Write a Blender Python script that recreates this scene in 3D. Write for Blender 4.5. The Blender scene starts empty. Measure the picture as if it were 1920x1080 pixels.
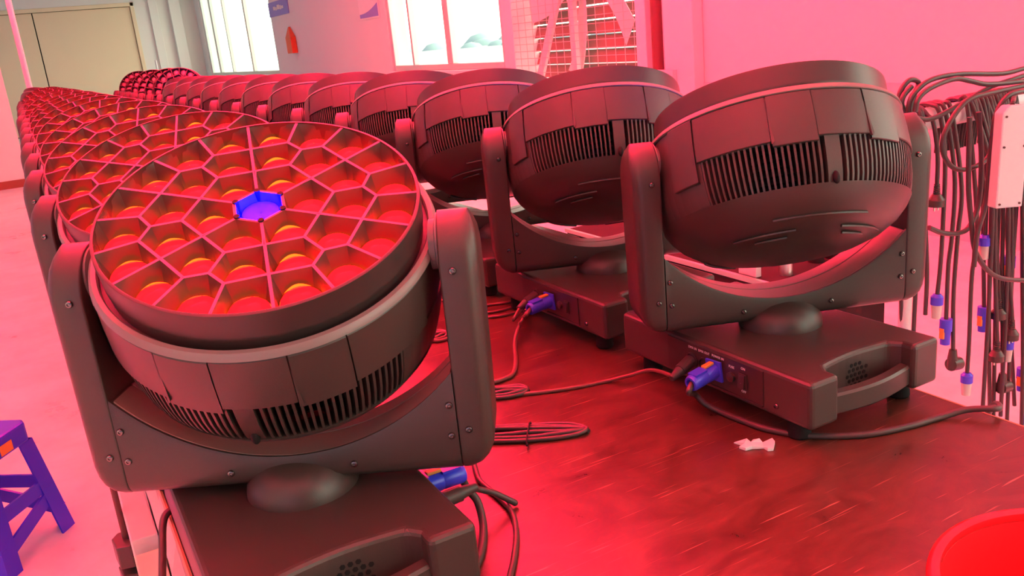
import bpy, bmesh, math, random
from math import sin, cos, pi, sqrt, radians
from mathutils import Matrix, Vector
import numpy as np

random.seed(7)
S = bpy.context.scene
COL = S.collection

# ------------------------------------------------------------------ camera
ZO = 0.65                                   # table top stands at 0.75 m
F_PX, PITCH, ROLL, YAW, CAM_Z = 1618.66, 0.2874968, -0.0983343, 0.4844009, 0.6853324 + ZO
_cy, _sy, _cp, _sp = cos(YAW), sin(YAW), cos(PITCH), sin(PITCH)
FW = Vector((_sy * _cp, _cy * _cp, -_sp)); _rt = Vector((_cy, -_sy, 0)); _up = _rt.cross(FW)
RT = cos(ROLL) * _rt + sin(ROLL) * _up
UP = -sin(ROLL) * _rt + cos(ROLL) * _up
EYE = Vector((0, 0, CAM_Z))
cd = bpy.data.cameras.new('camera'); cam = bpy.data.objects.new('camera', cd); COL.objects.link(cam)
cd.sensor_width = 36.0; cd.lens = F_PX / 1920 * 36; cd.clip_start = 0.02; cd.clip_end = 400
cam.matrix_world = Matrix(((RT.x, UP.x, -FW.x, EYE.x), (RT.y, UP.y, -FW.y, EYE.y), (RT.z, UP.z, -FW.z, EYE.z), (0, 0, 0, 1)))
S.camera = cam

def ray(u, v):
    return FW + RT * ((u - 960) / F_PX) + UP * ((540 - v) / F_PX)
def onz(u, v, z):
    d = ray(u, v); return EYE + d * ((z - EYE.z) / d.z)
def ony(u, v, y):
    d = ray(u, v); return EYE + d * (y / d.y)
def onx(u, v, x):
    d = ray(u, v); return EYE + d * (x / d.x)

# ------------------------------------------------------------------ exposure, sky, sun-less daylight
S.view_settings.view_transform = 'Standard'; S.view_settings.look = 'None'
S.view_settings.exposure = 0.0; S.view_settings.gamma = 1.0; S.view_settings.use_curve_mapping = False
S.cycles.use_denoising = True
S.cycles.max_bounces = 6; S.cycles.diffuse_bounces = 4; S.cycles.glossy_bounces = 3
S.cycles.transmission_bounces = 4; S.cycles.transparent_max_bounces = 8
S.cycles.sample_clamp_indirect = 6.0
LENS_POWER = 6.0
BEAM_WATTS = 640.0; BEAM_WATTS_RIGHT = 1550.0
W = bpy.data.worlds.new('daylight'); S.world = W; W.use_nodes = True
nt = W.node_tree; nt.nodes.clear()
tc = nt.nodes.new('ShaderNodeTexCoord'); sx = nt.nodes.new('ShaderNodeSeparateXYZ')
rmp = nt.nodes.new('ShaderNodeValToRGB'); mr = nt.nodes.new('ShaderNodeMapRange')
bg = nt.nodes.new('ShaderNodeBackground'); out = nt.nodes.new('ShaderNodeOutputWorld')
nt.links.new(tc.outputs['Generated'], sx.inputs[0]); nt.links.new(sx.outputs['X'], mr.inputs['Value'])
mr.inputs['From Min'].default_value = -1; mr.inputs['From Max'].default_value = 1
nt.links.new(mr.outputs[0], rmp.inputs[0])
e = rmp.color_ramp.elements
e[0].position = 0.0; e[0].color = (0.8, 0.65, 1.0, 1)
e[1].position = 1.0; e[1].color = (4.9, 5.0, 4.1, 1)
k = e.new(0.22); k.color = (0.6, 0.5, 0.75, 1)
k = e.new(0.34); k.color = (0.13, 0.10, 0.09, 1)
k = e.new(0.56); k.color = (0.20, 0.18, 0.13, 1)
k = e.new(0.64); k.color = (3.6, 3.8, 3.0, 1)
nt.links.new(rmp.outputs[0], bg.inputs['Color']); bg.inputs['Strength'].default_value = 1.0
nt.links.new(bg.outputs[0], out.inputs[0])

# ------------------------------------------------------------------ materials
def mat(name, color, rough=0.5, metal=0.0, spec=0.5, bump=0.0, bscale=300, emit=None, estr=0.0, var=0.0, vscale=8, coat=0.0):
    m = bpy.data.materials.new(name); m.use_nodes = True
    t = m.node_tree; b = t.nodes['Principled BSDF']
    b.inputs['Base Color'].default_value = (*color, 1); b.inputs['Roughness'].default_value = rough
    b.inputs['Metallic'].default_value = metal; b.inputs['Specular IOR Level'].default_value = spec
    b.inputs['Coat Weight'].default_value = coat
    if emit:
        b.inputs['Emission Color'].default_value = (*emit, 1); b.inputs['Emission Strength'].default_value = estr
    tcn = t.nodes.new('ShaderNodeTexCoord')
    if bump:
        n = t.nodes.new('ShaderNodeTexNoise'); n.inputs['Scale'].default_value = bscale; n.inputs['Detail'].default_value = 3
        t.links.new(tcn.outputs['Object'], n.inputs['Vector'])
        bp = t.nodes.new('ShaderNodeBump'); bp.inputs['Strength'].default_value = bump; bp.inputs['Distance'].default_value = 0.001
        t.links.new(n.outputs['Fac'], bp.inputs['Height']); t.links.new(bp.outputs[0], b.inputs['Normal'])
    if var:
        n = t.nodes.new('ShaderNodeTexNoise'); n.inputs['Scale'].default_value = vscale; n.inputs['Detail'].default_value = 4
        t.links.new(tcn.outputs['Object'], n.inputs['Vector'])
        mx = t.nodes.new('ShaderNodeMix'); mx.data_type = 'RGBA'
        mx.inputs[6].default_value = tuple(c * (1 - var) for c in color) + (1,)
        mx.inputs[7].default_value = tuple(min(1, c * (1 + var)) for c in color) + (1,)
        t.links.new(n.outputs['Fac'], mx.inputs[0]); t.links.new(mx.outputs[2], b.inputs['Base Color'])
    return m

M = {}
M['black'] = mat('black_plastic', (0.056, 0.039, 0.033), 0.30, spec=0.5, bump=0.25, bscale=1400)
M['black2'] = mat('black_metal', (0.042, 0.028, 0.025), 0.30, spec=0.5, bump=0.15, bscale=1800)
M['dark'] = mat('dark_cavity', (0.012, 0.010, 0.010), 0.7, spec=0.2, bump=0.05)
M['screw'] = mat('screw_steel', (0.22, 0.19, 0.18), 0.25, metal=1.0, var=0.05)
M['bezel'] = mat('bezel_grey', (0.20, 0.17, 0.155), 0.35, bump=0.1, bscale=900)
M['cell'] = mat('reflector_grey', (0.10, 0.065, 0.055), 0.26, metal=0.2, bump=0.2, bscale=160)
M['rim'] = mat('cell_rim_red_glow', (0.62, 0.07, 0.20), 0.35, var=0.03)  # dark plastic rim with the lenses' red glow put into its colour
M['lens'] = mat('lens_red_lit', (0.3, 0.0, 0.0), 0.2, spec=0.12, emit=(1.0, 0.003, 0.006), estr=LENS_POWER, var=0.02)
M['lensedge'] = mat('lens_edge_glint', (0.6, 0.2, 0.05), 0.12, emit=(1.0, 0.05, 0.003), estr=5.0, var=0.02)  # refracted LED light along the lens edge, imitated by an emissive strip
M['glint'] = mat('lens_glint_amber', (0.8, 0.5, 0.1), 0.3, emit=(1.0, 0.15, 0.006), estr=2.0, var=0.02)  # painted glint: emissive crescent for LED light caught in the lens
M['lensblue'] = mat('lens_blue_lit', (0.02, 0.02, 0.5), 0.5, spec=0.15, emit=(0.0001, 0.00002, 1.0), estr=450.0, var=0.02)
M['lensoff'] = mat('lens_unlit', (0.30, 0.16, 0.20), 0.12, var=0.05, coat=0.5)
M['print'] = mat('white_print', (0.75, 0.72, 0.72), 0.5, var=0.03)
M['blueplug'] = mat('blue_plug_plastic', (0.05, 0.06, 0.80), 0.32, var=0.08)
M['orange'] = mat('orange_latch', (0.9, 0.30, 0.06), 0.4, var=0.05)
M['rubber'] = mat('cable_rubber', (0.055, 0.040, 0.038), 0.45, bump=0.1, bscale=400)
M['rubberred'] = mat('cable_rubber_reddish', (0.16, 0.06, 0.055), 0.45, bump=0.1, bscale=400)  # redder and lighter than the plain cable rubber
M['clear'] = mat('pale_connector', (0.72, 0.60, 0.55), 0.3, var=0.05)
M['white'] = mat('white_plastic', (0.80, 0.72, 0.72), 0.35, var=0.03)
M['wall'] = mat('painted_wall', (0.80, 0.78, 0.78), 0.75, bump=0.1, bscale=90, var=0.02, vscale=1.2)
M['wallcream'] = mat('cream_paint', (0.83, 0.80, 0.76), 0.7, bump=0.08, bscale=80, var=0.02, vscale=1.0)
M['ceil'] = mat('ceiling_paint', (0.85, 0.84, 0.84), 0.8, bump=0.05, bscale=60, var=0.02)
M['doorp'] = mat('cream_door_paint', (0.86, 0.70, 0.48), 0.5, bump=0.05, bscale=60, var=0.03, vscale=2)
M['alu'] = mat('window_aluminium', (0.66, 0.68, 0.66), 0.35, metal=0.3, var=0.03)
M['basebd'] = mat('brown_baseboard', (0.22, 0.07, 0.035), 0.5, var=0.1, vscale=6)
M['pipe'] = mat('white_pvc', (0.78, 0.72, 0.72), 0.35, var=0.03)
M['rust'] = mat('dark_red_frame', (0.12, 0.032, 0.03), 0.5, var=0.12, vscale=12)
M['galv'] = mat('galvanised_mesh', (0.66, 0.60, 0.58), 0.4, metal=0.35, var=0.08, vscale=15)
M['stoolblue'] = mat('blue_stool_plastic', (0.010, 0.022, 0.75), 0.35, bump=0.1, bscale=200, var=0.05)
M['redplastic'] = mat('red_bucket_plastic', (0.80, 0.02, 0.03), 0.25, var=0.04, coat=0.3)
M['foam'] = mat('styrofoam', (0.82, 0.76, 0.76), 0.85, bump=0.9, bscale=60, var=0.06, vscale=30)
M['card'] = mat('pale_board', (0.80, 0.72, 0.55), 0.7, var=0.06, vscale=15)
M['paper'] = mat('torn_white_paper', (0.85, 0.80, 0.80), 0.7, bump=0.3, bscale=120)
M['steel'] = mat('bright_steel', (0.70, 0.66, 0.62), 0.28, metal=0.9, var=0.05)
M['case'] = mat('dark_case_board', (0.03, 0.02, 0.02), 0.85, spec=0.1, var=0.1)
M['redcap'] = mat('red_cap', (0.65, 0.03, 0.03), 0.3, var=0.05)
M['poster'] = mat('pale_poster', (0.86, 0.82, 0.84), 0.5, var=0.03)
M['postblue'] = mat('poster_blue', (0.22, 0.25, 0.70), 0.5, var=0.05)
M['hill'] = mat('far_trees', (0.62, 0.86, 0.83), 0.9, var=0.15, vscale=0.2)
M['ground'] = mat('outside_ground', (0.75, 0.8, 0.78), 0.9, var=0.06, vscale=0.1)
M['legsteel'] = mat('table_leg_steel', (0.45, 0.40, 0.40), 0.4, metal=0.5, var=0.05)

def glass_mat():
    m = bpy.data.materials.new('window_glass'); m.use_nodes = True; t = m.node_tree; t.nodes.clear()
    tr = t.nodes.new('ShaderNodeBsdfTransparent'); tr.inputs[0].default_value = (0.97, 1.0, 0.985, 1)
    gl = t.nodes.new('ShaderNodeBsdfGlossy'); gl.inputs['Roughness'].default_value = 0.03
    fr = t.nodes.new('ShaderNodeValue'); fr.outputs[0].default_value = 0.04
    mx = t.nodes.new('ShaderNodeMixShader'); o = t.nodes.new('ShaderNodeOutputMaterial')
    t.links.new(fr.outputs[0], mx.inputs[0]); t.links.new(tr.outputs[0], mx.inputs[1]); t.links.new(gl.outputs[0], mx.inputs[2])
    t.links.new(mx.outputs[0], o.inputs[0]); return m
M['glass'] = glass_mat()

def floor_mat():
    m = mat('polished_floor', (0.78, 0.76, 0.78), 0.28, spec=0.5)
    t = m.node_tree; b = t.nodes['Principled BSDF']; c = t.nodes.new('ShaderNodeTexCoord')
    n = t.nodes.new('ShaderNodeTexNoise'); n.inputs['Scale'].default_value = 2.2; n.inputs['Detail'].default_value = 8; n.inputs['Roughness'].default_value = 0.65
    t.links.new(c.outputs['Object'], n.inputs['Vector'])
    r = t.nodes.new('ShaderNodeValToRGB'); r.color_ramp.elements[0].position = 0.3; r.color_ramp.elements[0].color = (0.62, 0.60, 0.62, 1)
    r.color_ramp.elements[1].position = 0.62; r.color_ramp.elements[1].color = (0.82, 0.80, 0.82, 1)
    t.links.new(n.outputs['Fac'], r.inputs[0]); t.links.new(r.outputs[0], b.inputs['Base Color'])
    rr = t.nodes.new('ShaderNodeMapRange'); rr.inputs['To Min'].default_value = 0.2; rr.inputs['To Max'].default_value = 0.42
    t.links.new(n.outputs['Fac'], rr.inputs['Value']); t.links.new(rr.outputs[0], b.inputs['Roughness'])
    return m
M['floor'] = floor_mat()

def table_mat():
    m = mat('scratched_brown_tabletop', (0.20, 0.06, 0.04), 0.35, spec=0.5)
    t = m.node_tree; b = t.nodes['Principled BSDF']; L = t.links.new
    c = t.nodes.new('ShaderNodeTexCoord')
    def mapped(rot, sc):
        mp = t.nodes.new('ShaderNodeMapping'); mp.inputs['Rotation'].default_value = (0, 0, rot); mp.inputs['Scale'].default_value = sc
        L(c.outputs['Object'], mp.inputs['Vector']); return mp
    # worn cloudy streaks
    m1 = mapped(0.5, (4, 7, 1)); n1 = t.nodes.new('ShaderNodeTexNoise'); n1.inputs['Scale'].default_value = 2.0; n1.inputs['Detail'].default_value = 9; n1.inputs['Roughness'].default_value = 0.72
    n1.inputs['Distortion'].default_value = 1.0
    L(m1.outputs[0], n1.inputs['Vector'])
    r1 = t.nodes.new('ShaderNodeValToRGB'); r1.color_ramp.elements[0].position = 0.35; r1.color_ramp.elements[0].color = (0.048, 0.017, 0.011, 1)
    r1.color_ramp.elements[1].position = 0.7; r1.color_ramp.elements[1].color = (0.118, 0.042, 0.028, 1)
    L(n1.outputs['Fac'], r1.inputs[0])
    prev = r1.outputs[0]; ro_src = n1.outputs['Fac']
    # fine scratches in several directions
    for rot, seed, thr in ((0.35, 3.0, 0.985), (0.75, 9.0, 0.988), (-0.9, 17.0, 0.992), (1.5, 31.0, 0.993)):
        mp = mapped(rot, (5, 190, 1)); mp.inputs['Location'].default_value = (seed, seed * 1.7, 0)
        n = t.nodes.new('ShaderNodeTexNoise'); n.inputs['Scale'].default_value = 1.0; n.inputs['Detail'].default_value = 1.0; n.inputs['Distortion'].default_value = 1.2
        L(mp.outputs[0], n.inputs['Vector'])
        g = t.nodes.new('ShaderNodeValToRGB'); g.color_ramp.elements[0].position = 0.735; g.color_ramp.elements[0].color = (0, 0, 0, 1)
        g.color_ramp.elements[1].position = 0.79; g.color_ramp.elements[1].color = (0.6, 0.6, 0.6, 1)
        L(n.outputs['Fac'], g.inputs[0])
        mx = t.nodes.new('ShaderNodeMix'); mx.data_type = 'RGBA'; mx.inputs[7].default_value = (0.55, 0.24, 0.18, 1)
        L(g.outputs[0], mx.inputs[0]); L(prev, mx.inputs[6]); prev = mx.outputs[2]
    L(prev, b.inputs['Base Color'])
    rr = t.nodes.new('ShaderNodeMapRange'); rr.inputs['To Min'].default_value = 0.20; rr.inputs['To Max'].default_value = 0.42
    L(ro_src, rr.inputs['Value']); L(rr.outputs[0], b.inputs['Roughness'])
    return m
M['table'] = table_mat()

# ------------------------------------------------------------------ helpers
def new_obj(name, me, parent=None, mw=None):
    o = bpy.data.objects.new(name, me); COL.objects.link(o)
    if parent is not None: o.parent = parent
    if mw is not None: o.matrix_local = mw
    return o
def finish(name, bm, mats, parent=None, mw=None, smooth=False, bevel=0.0, seg=2, ang=35):
    me = bpy.data.meshes.new(name)
    bmesh.ops.recalc_face_normals(bm, faces=bm.faces)
    bm.to_mesh(me); bm.free()
    if not isinstance(mats, (list, tuple)): mats = [mats]
    for m in mats: me.materials.append(m)
    if smooth:
        me.polygons.foreach_set('use_smooth', [True] * len(me.polygons))
        me.set_sharp_from_angle(angle=radians(ang))
    o = new_obj(name, me, parent, mw)
    if bevel:
        md = o.modifiers.new('bevel', 'BEVEL'); md.width = bevel; md.segments = seg; md.limit_method = 'ANGLE'; md.angle_limit = radians(40)
        md.harden_normals = False
    return o
def tag(o, label=None, cat=None, group=None, kind=None):
    if label: o['label'] = label
    if cat: o['category'] = cat
    if group: o['group'] = group
    if kind: o['kind'] = kind
    return o
def empty(name, loc, rz=0.0):
    o = bpy.data.objects.new(name, None); COL.objects.link(o); o.location = loc; o.rotation_euler = (0, 0, rz); o.empty_display_size = 0.05
    return o
def box(bm, x0, x1, y0, y1, z0, z1, mi=0):
    v = [bm.verts.new(p) for p in ((x0, y0, z0), (x1, y0, z0), (x1, y1, z0), (x0, y1, z0), (x0, y0, z1), (x1, y0, z1), (x1, y1, z1), (x0, y1, z1))]
    for f in ((0, 3, 2, 1), (4, 5, 6, 7), (0, 1, 5, 4), (1, 2, 6, 5), (2, 3, 7, 6), (3, 0, 4, 7)):
        bm.faces.new([v[i] for i in f]).material_index = mi
    return v
def loft(bm, rings, closed=True, cap=True, mi=0):
    R = [[bm.verts.new(p) for p in r] for r in rings]; n = len(R[0])
    for a, b in zip(R, R[1:]):
        for i in range(n if closed else n - 1):
            j = (i + 1) % n
            try: bm.faces.new((a[i], a[j], b[j], b[i])).material_index = mi
            except ValueError: pass
    if cap:
        bm.faces.new(R[0][::-1]).material_index = mi; bm.faces.new(R[-1]).material_index = mi
    return R
def prism(bm, pts, z0, z1, mi=0):
    return loft(bm, [[(x, y, z0) for x, y in pts], [(x, y, z1) for x, y in pts]], mi=mi)
def lathe(bm, prof, n=48, a0=0.0, a1=2 * pi, mi=0, c=(0, 0, 0), capends=False):
    full = abs(a1 - a0 - 2 * pi) < 1e-6; m = n if full else n + 1
    rings = []
    for r, z in prof:
        rings.append([(c[0] + r * cos(a0 + (a1 - a0) * i / n), c[1] + r * sin(a0 + (a1 - a0) * i / n), c[2] + z) for i in range(m)])
    return loft(bm, rings, closed=full, cap=capends, mi=mi)
def cyl(bm, p, q, r, n=16, r2=None, mi=0):
    p, q = Vector(p), Vector(q); d = (q - p).normalized(); a = d.orthogonal().normalized(); b = d.cross(a); r2 = r if r2 is None else r2
    return loft(bm, [[p + a * (r * cos(2 * pi * i / n)) + b * (r * sin(2 * pi * i / n)) for i in range(n)],
                     [q + a * (r2 * cos(2 * pi * i / n)) + b * (r2 * sin(2 * pi * i / n)) for i in range(n)]], mi=mi)
def smooth_path(pts, sub=8):
    P = [Vector(p) for p in pts]; P = [P[0] * 2 - P[1]] + P + [P[-1] * 2 - P[-2]]; o = []
    for i in range(1, len(P) - 2):
        a, b, c, d = P[i - 1:i + 3]
        for k in range(sub):
            t = k / sub
            o.append(0.5 * ((2 * b) + (c - a) * t + (2 * a - 5 * b + 4 * c - d) * t * t + (3 * b - a - 3 * c + d) * t ** 3))
    o.append(P[-2]); return o
def tube(bm, pts, r, n=8, sub=8, mi=0, r_end=None):
    P = smooth_path(pts, sub) if sub else [Vector(p) for p in pts]
    rings = []; u = None
    for i, p in enumerate(P):
        d = (P[min(i + 1, len(P) - 1)] - P[max(i - 1, 0)])
        if d.length < 1e-9: d = Vector((0, 0, 1))
        d.normalize()
        u = d.orthogonal().normalized() if u is None else (u - d * u.dot(d)).normalized()
        w = d.cross(u); rr = r if r_end is None else r + (r_end - r) * i / (len(P) - 1)
        rings.append([p + u * (rr * cos(2 * pi * k / n)) + w * (rr * sin(2 * pi * k / n)) for k in range(n)])
    return loft(bm, rings, mi=mi)
def sphere(bm, c, r, n=12, m=8, sz=1.0, mi=0, t0=0.0, t1=pi):
    prof = [(max(r * sin(t0 + (t1 - t0) * i / m), 1e-4), -r * sz * cos(t0 + (t1 - t0) * i / m)) for i in range(m + 1)]
    return lathe(bm, prof, n, c=c, mi=mi, capends=True)
def text_obj(s, size, m, parent, mw, name='printed_label'):
    cu = bpy.data.curves.new('t', 'FONT'); cu.body = s; cu.size = size; cu.extrude = 0.0002; cu.align_x = 'CENTER'; cu.align_y = 'CENTER'
    to = bpy.data.objects.new('t', cu); COL.objects.link(to)
    dg = bpy.context.evaluated_depsgraph_get(); me = bpy.data.meshes.new_from_object(to.evaluated_get(dg))
    bpy.data.objects.remove(to); me.name = name; me.materials.clear(); me.materials.append(m)
    return new_obj(name, me, parent, mw)
def frame_mat(o, x, y):
    x, y = Vector(x).normalized(), Vector(y).normalized(); z = x.cross(y)
    return Matrix(((x.x, y.x, z.x, o[0]), (x.y, y.y, z.y, o[1]), (x.z, y.z, z.z, o[2]), (0, 0, 0, 1)))
def struct(name, bm, m, parent=None, **k):
    o = finish(name, bm, m, parent, **k)
    if parent is None: o['kind'] = 'structure'
    return o

# ------------------------------------------------------------------ the room
XW = 4.35        # window wall
YD = 24.0        # far door wall
CEIL = 3.7
bm = bmesh.new(); box(bm, -7, XW + 0.3, -3, YD + 0.3, -0.2, 0); struct('floor', bm, M['floor'])
bm = bmesh.new(); box(bm, -7, XW + 0.3, -3, YD + 0.3, CEIL, CEIL + 0.2); struct('ceiling', bm, M['ceil'])
# window wall, built round two windows and the fan opening
w3 = (-1.6, 0.6); w2 = (7.93, 11.02); w1 = (16.75, 23.35); fan = (5.55, 7.80); SILL = 0.98; HEAD = 3.2
bm = bmesh.new()
T = 0.26
for y0, y1, z0, z1 in ((-3, w3[0], 0, CEIL), (w3[0], w3[1], 0, SILL), (w3[0], w3[1], HEAD, CEIL), (w3[1], fan[0], 0, CEIL), (fan[0], fan[1], 0, 0.75), (fan[0], fan[1], 2.9, CEIL), (fan[1], w2[0], 0, CEIL),
                       (w2[0], w2[1], 0, SILL), (w2[0], w2[1], HEAD, CEIL), (w2[1], w1[0], 0, CEIL), (w1[0], w1[1], 0, SILL), (w1[0], w1[1], HEAD, CEIL), (w1[1], YD, 0, CEIL)):
    box(bm, XW, XW + T, y0, y1, z0, z1)
struct('wall_right', bm, M['wall'])
# door wall
dx0, dx1, dtop = -1.62, 2.92, 2.78 + 0.12
bm = bmesh.new()
for x0, x1, z0, z1 in ((-7, dx0, 0, CEIL), (dx0, dx1, dtop, CEIL), (dx1, XW, 0, CEIL)):
    box(bm, x0, x1, YD, YD + 0.25, z0, z1)
struct('wall_back', bm, M['wallcream'])
# nearer stub wall on the left with brown baseboard
bm = bmesh.new(); box(bm, -7, -0.135, 12.97, 13.2, 0, CEIL); struct('wall_left', bm, M['wallcream'])
bm = bmesh.new(); box(bm, -7, -0.135, 12.94, 12.97, 0.0, 0.10); struct('baseboard_left', bm, M['basebd'])
# far left wall with a tall daylight opening
bm = bmesh.new()
for y0, y1, z0, z1 in ((-3, 3.5, 0, CEIL), (3.5, 12.6, 0, 0.5), (3.5, 12.6, 3.2, CEIL), (12.6, 12.97, 0, CEIL)):
    box(bm, -7.2, -7, y0, y1, z0, z1)
struct('wall_side', bm, M['wall'])
bm = bmesh.new()
for y0, y1, z0, z1 in ((13.2, 14, 0, CEIL), (14, 23, 0, 0.3), (14, 23, 3.4, CEIL), (23, YD, 0, CEIL)): box(bm, -7.2, -7, y0, y1, z0, z1)
struct('wall_side', bm, M['wall'])  # opening in this unseen stretch is added to light the door wall
# double door
d = empty('door_1', (0, 0, 0)); d['kind'] = 'structure'
xm = 0.5 * (dx0 + dx1) + 0.02
for a, b in ((dx0 + 0.1, xm - 0.012), (xm + 0.012, dx1 - 0.1)):
    bm = bmesh.new(); box(bm, a, b, YD + 0.03, YD + 0.10, 0.02, dtop - 0.10); finish('door_leaf', bm, M['doorp'], d, bevel=0.006)
bm = bmesh.new()
box(bm, dx0, dx0 + 0.09, YD - 0.03, YD + 0.12, 0, dtop); box(bm, dx1 - 0.09, dx1, YD - 0.03, YD + 0.12, 0, dtop)
box(bm, dx0, dx1, YD - 0.03, YD + 0.12, dtop - 0.09, dtop)
finish('door_frame', bm, M['doorp'], d, bevel=0.01)
bm = bmesh.new(); box(bm, dx0 + .09, dx1 - .09, YD + 0.14, YD + 0.16, 0, dtop - .05); finish('dark_backing', bm, M['dark'], d)
# pilasters by the corner
for n, (x0, x1, dep) in enumerate(((3.25, 3.45, 0.08), (3.72, 3.98, 0.16))):
    bm = bmesh.new(); box(bm, x0, x1, YD - dep, YD, 0, CEIL); struct('trim_%d' % (n + 1), bm, M['wallcream'], bevel=0.01)
# column on the window wall by the fan, with dark pipe next to it
bm = bmesh.new(); box(bm, XW - 0.10, XW, 4.95, 5.28, 0, CEIL); struct('trim_3', bm, M['wall'], bevel=0.01)
bm = bmesh.new(); box(bm, XW - 0.012, XW, -3, 4.95, 0.0, 0.85); struct('trim_4', bm, mat('wall_dado_paint', (0.72, 0.60, 0.62), 0.6, bump=0.1, bscale=90, var=0.03))

def window(n, y0, y1, mulls):
    w = empty('window_%d' % n, (0, 0, 0)); w['kind'] = 'structure'
    xa, xb = XW + 0.02, XW + 0.09
    bm = bmesh.new()
    box(bm, xa, xb, y0, y0 + 0.07, SILL, HEAD); box(bm, xa, xb, y1 - 0.07, y1, SILL, HEAD)
    box(bm, xa, xb, y0 + .07, y1 - .07, HEAD - 0.07, HEAD); box(bm, xa, xb, y0 + .07, y1 - .07, SILL, SILL + 0.07)
    finish('window_frame', bm, M['alu'], w, bevel=0.008)
    for ym, wd in mulls:
        bm = bmesh.new(); box(bm, xa + .005, xb + .01, ym - wd / 2, ym + wd / 2, SILL + .07, HEAD - .07); finish('mullion', bm, M['alu'], w, bevel=0.006)
    bm = bmesh.new(); box(bm, XW - 0.04, XW + T, y0 - 0.03, y1 + 0.03, SILL - 0.04, SILL - 0.001); finish('window_sill', bm, M['wall'], w, bevel=0.006)
    ys = [y0 + .07] + [m[0] for m in mulls] + [y1 - .07]
    for a, b in zip(ys, ys[1:]):
        bm = bmesh.new(); box(bm, xa + 0.03, xa + 0.036, a + .001, b - .001, SILL + .07, HEAD - .07); finish('window_pane', bm, M['glass'], w)
window(1, w1[0], w1[1], ((18.9, 0.1), (20.9, 0.06), (22.3, 0.16)))
window(3, w3[0], w3[1], ((-0.6, 0.08),))
window(2, w2[0], w2[1], ((9.28, 0.14), (10.35, 0.05)))
# outside: pale ground and a distant tree line
bm = bmesh.new(); box(bm, XW + 0.5, 160, -60, 160, -0.6, -0.5); tag(finish('outside_ground', bm, M['ground']), kind='structure')
bm = bmesh.new()
for i in range(34):
    y = 20 + i * 4.2 + random.uniform(-1, 1); r = random.uniform(2.0, 4.2)
    sphere(bm, (70 + random.uniform(-5, 5), y, -2.0 + random.uniform(-0.3, 0.5)), r, 10, 6, 0.9)
tag(finish('distant_trees', bm, M['hill'], smooth=True, ang=80), 'hazy blue-green tree line far outside the window', 'trees', kind='stuff')

# ------------------------------------------------------------------ table
TX0, TX1, TY0, TY1, TZ = 0.055, 1.10, 0.05, 9.75, 0.10 + ZO
t = empty('long_workbench', (0.58, 4.9, 0)); tag(t, 'long scratched red-brown work table carrying the stage lights', 'table')
inv = Matrix.Translation((-0.58, -4.9, 0))
bm = bmesh.new(); box(bm, TX0, TX1, TY0, TY1, TZ - 0.028, TZ); finish('tabletop', bm, M['table'], t, inv, bevel=0.002)
bm = bmesh.new(); box(bm, TX0 - .0035, TX0 - .0005, TY0, TY1, TZ - 0.030, TZ - 0.0004); box(bm, TX1 + .0005, TX1 + .0035, TY0, TY1, TZ - 0.030, TZ - 0.0004)
finish('edge_strip', bm, mat('orange_edge_band', (0.62, 0.24, 0.14), 0.4, var=0.1, vscale=20), t, inv)
bm = bmesh.new()
box(bm, TX0 + .03, TX0 + .07, TY0 + .03, TY1 - .03, TZ - .07, TZ - .03); box(bm, TX1 - .07, TX1 - .03, TY0 + .03, TY1 - .03, TZ - .07, TZ - .03)
finish('under_rail', bm, M['legsteel'], t, inv, bevel=0.002)
for y in (0.3, 2.1, 3.9, 5.7, 7.5, 9.4):
    for x in (TX0 + .05, TX1 - .05):
        bm = bmesh.new(); box(bm, x - .02, x + .02, y - .02, y + .02, 0, TZ - .071); finish('leg', bm, M['legsteel'], t, inv, bevel=0.003)

# ------------------------------------------------------------------ moving-head light: shared part meshes
def rrect(x0, x1, y0, y1, ri, ro_, outer_right, k=5):
    """rounded rectangle; the two corners on the outer side get radius ro_"""
    pts = []
    def arc(cx, cy, r, a0):
        for i in range(k + 1):
            a = a0 + (pi / 2) * i / k; pts.append((cx + r * cos(a), cy + r * sin(a)))
    rr = ro_ if outer_right else ri; rl = ri if outer_right else ro_
    arc(x1 - rr, y1 - rr, rr, 0); arc(x0 + rl, y1 - rl, rl, pi / 2); arc(x0 + rl, y0 + rl, rl, pi); arc(x1 - rr, y0 + rr, rr, 1.5 * pi)
    return pts

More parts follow.
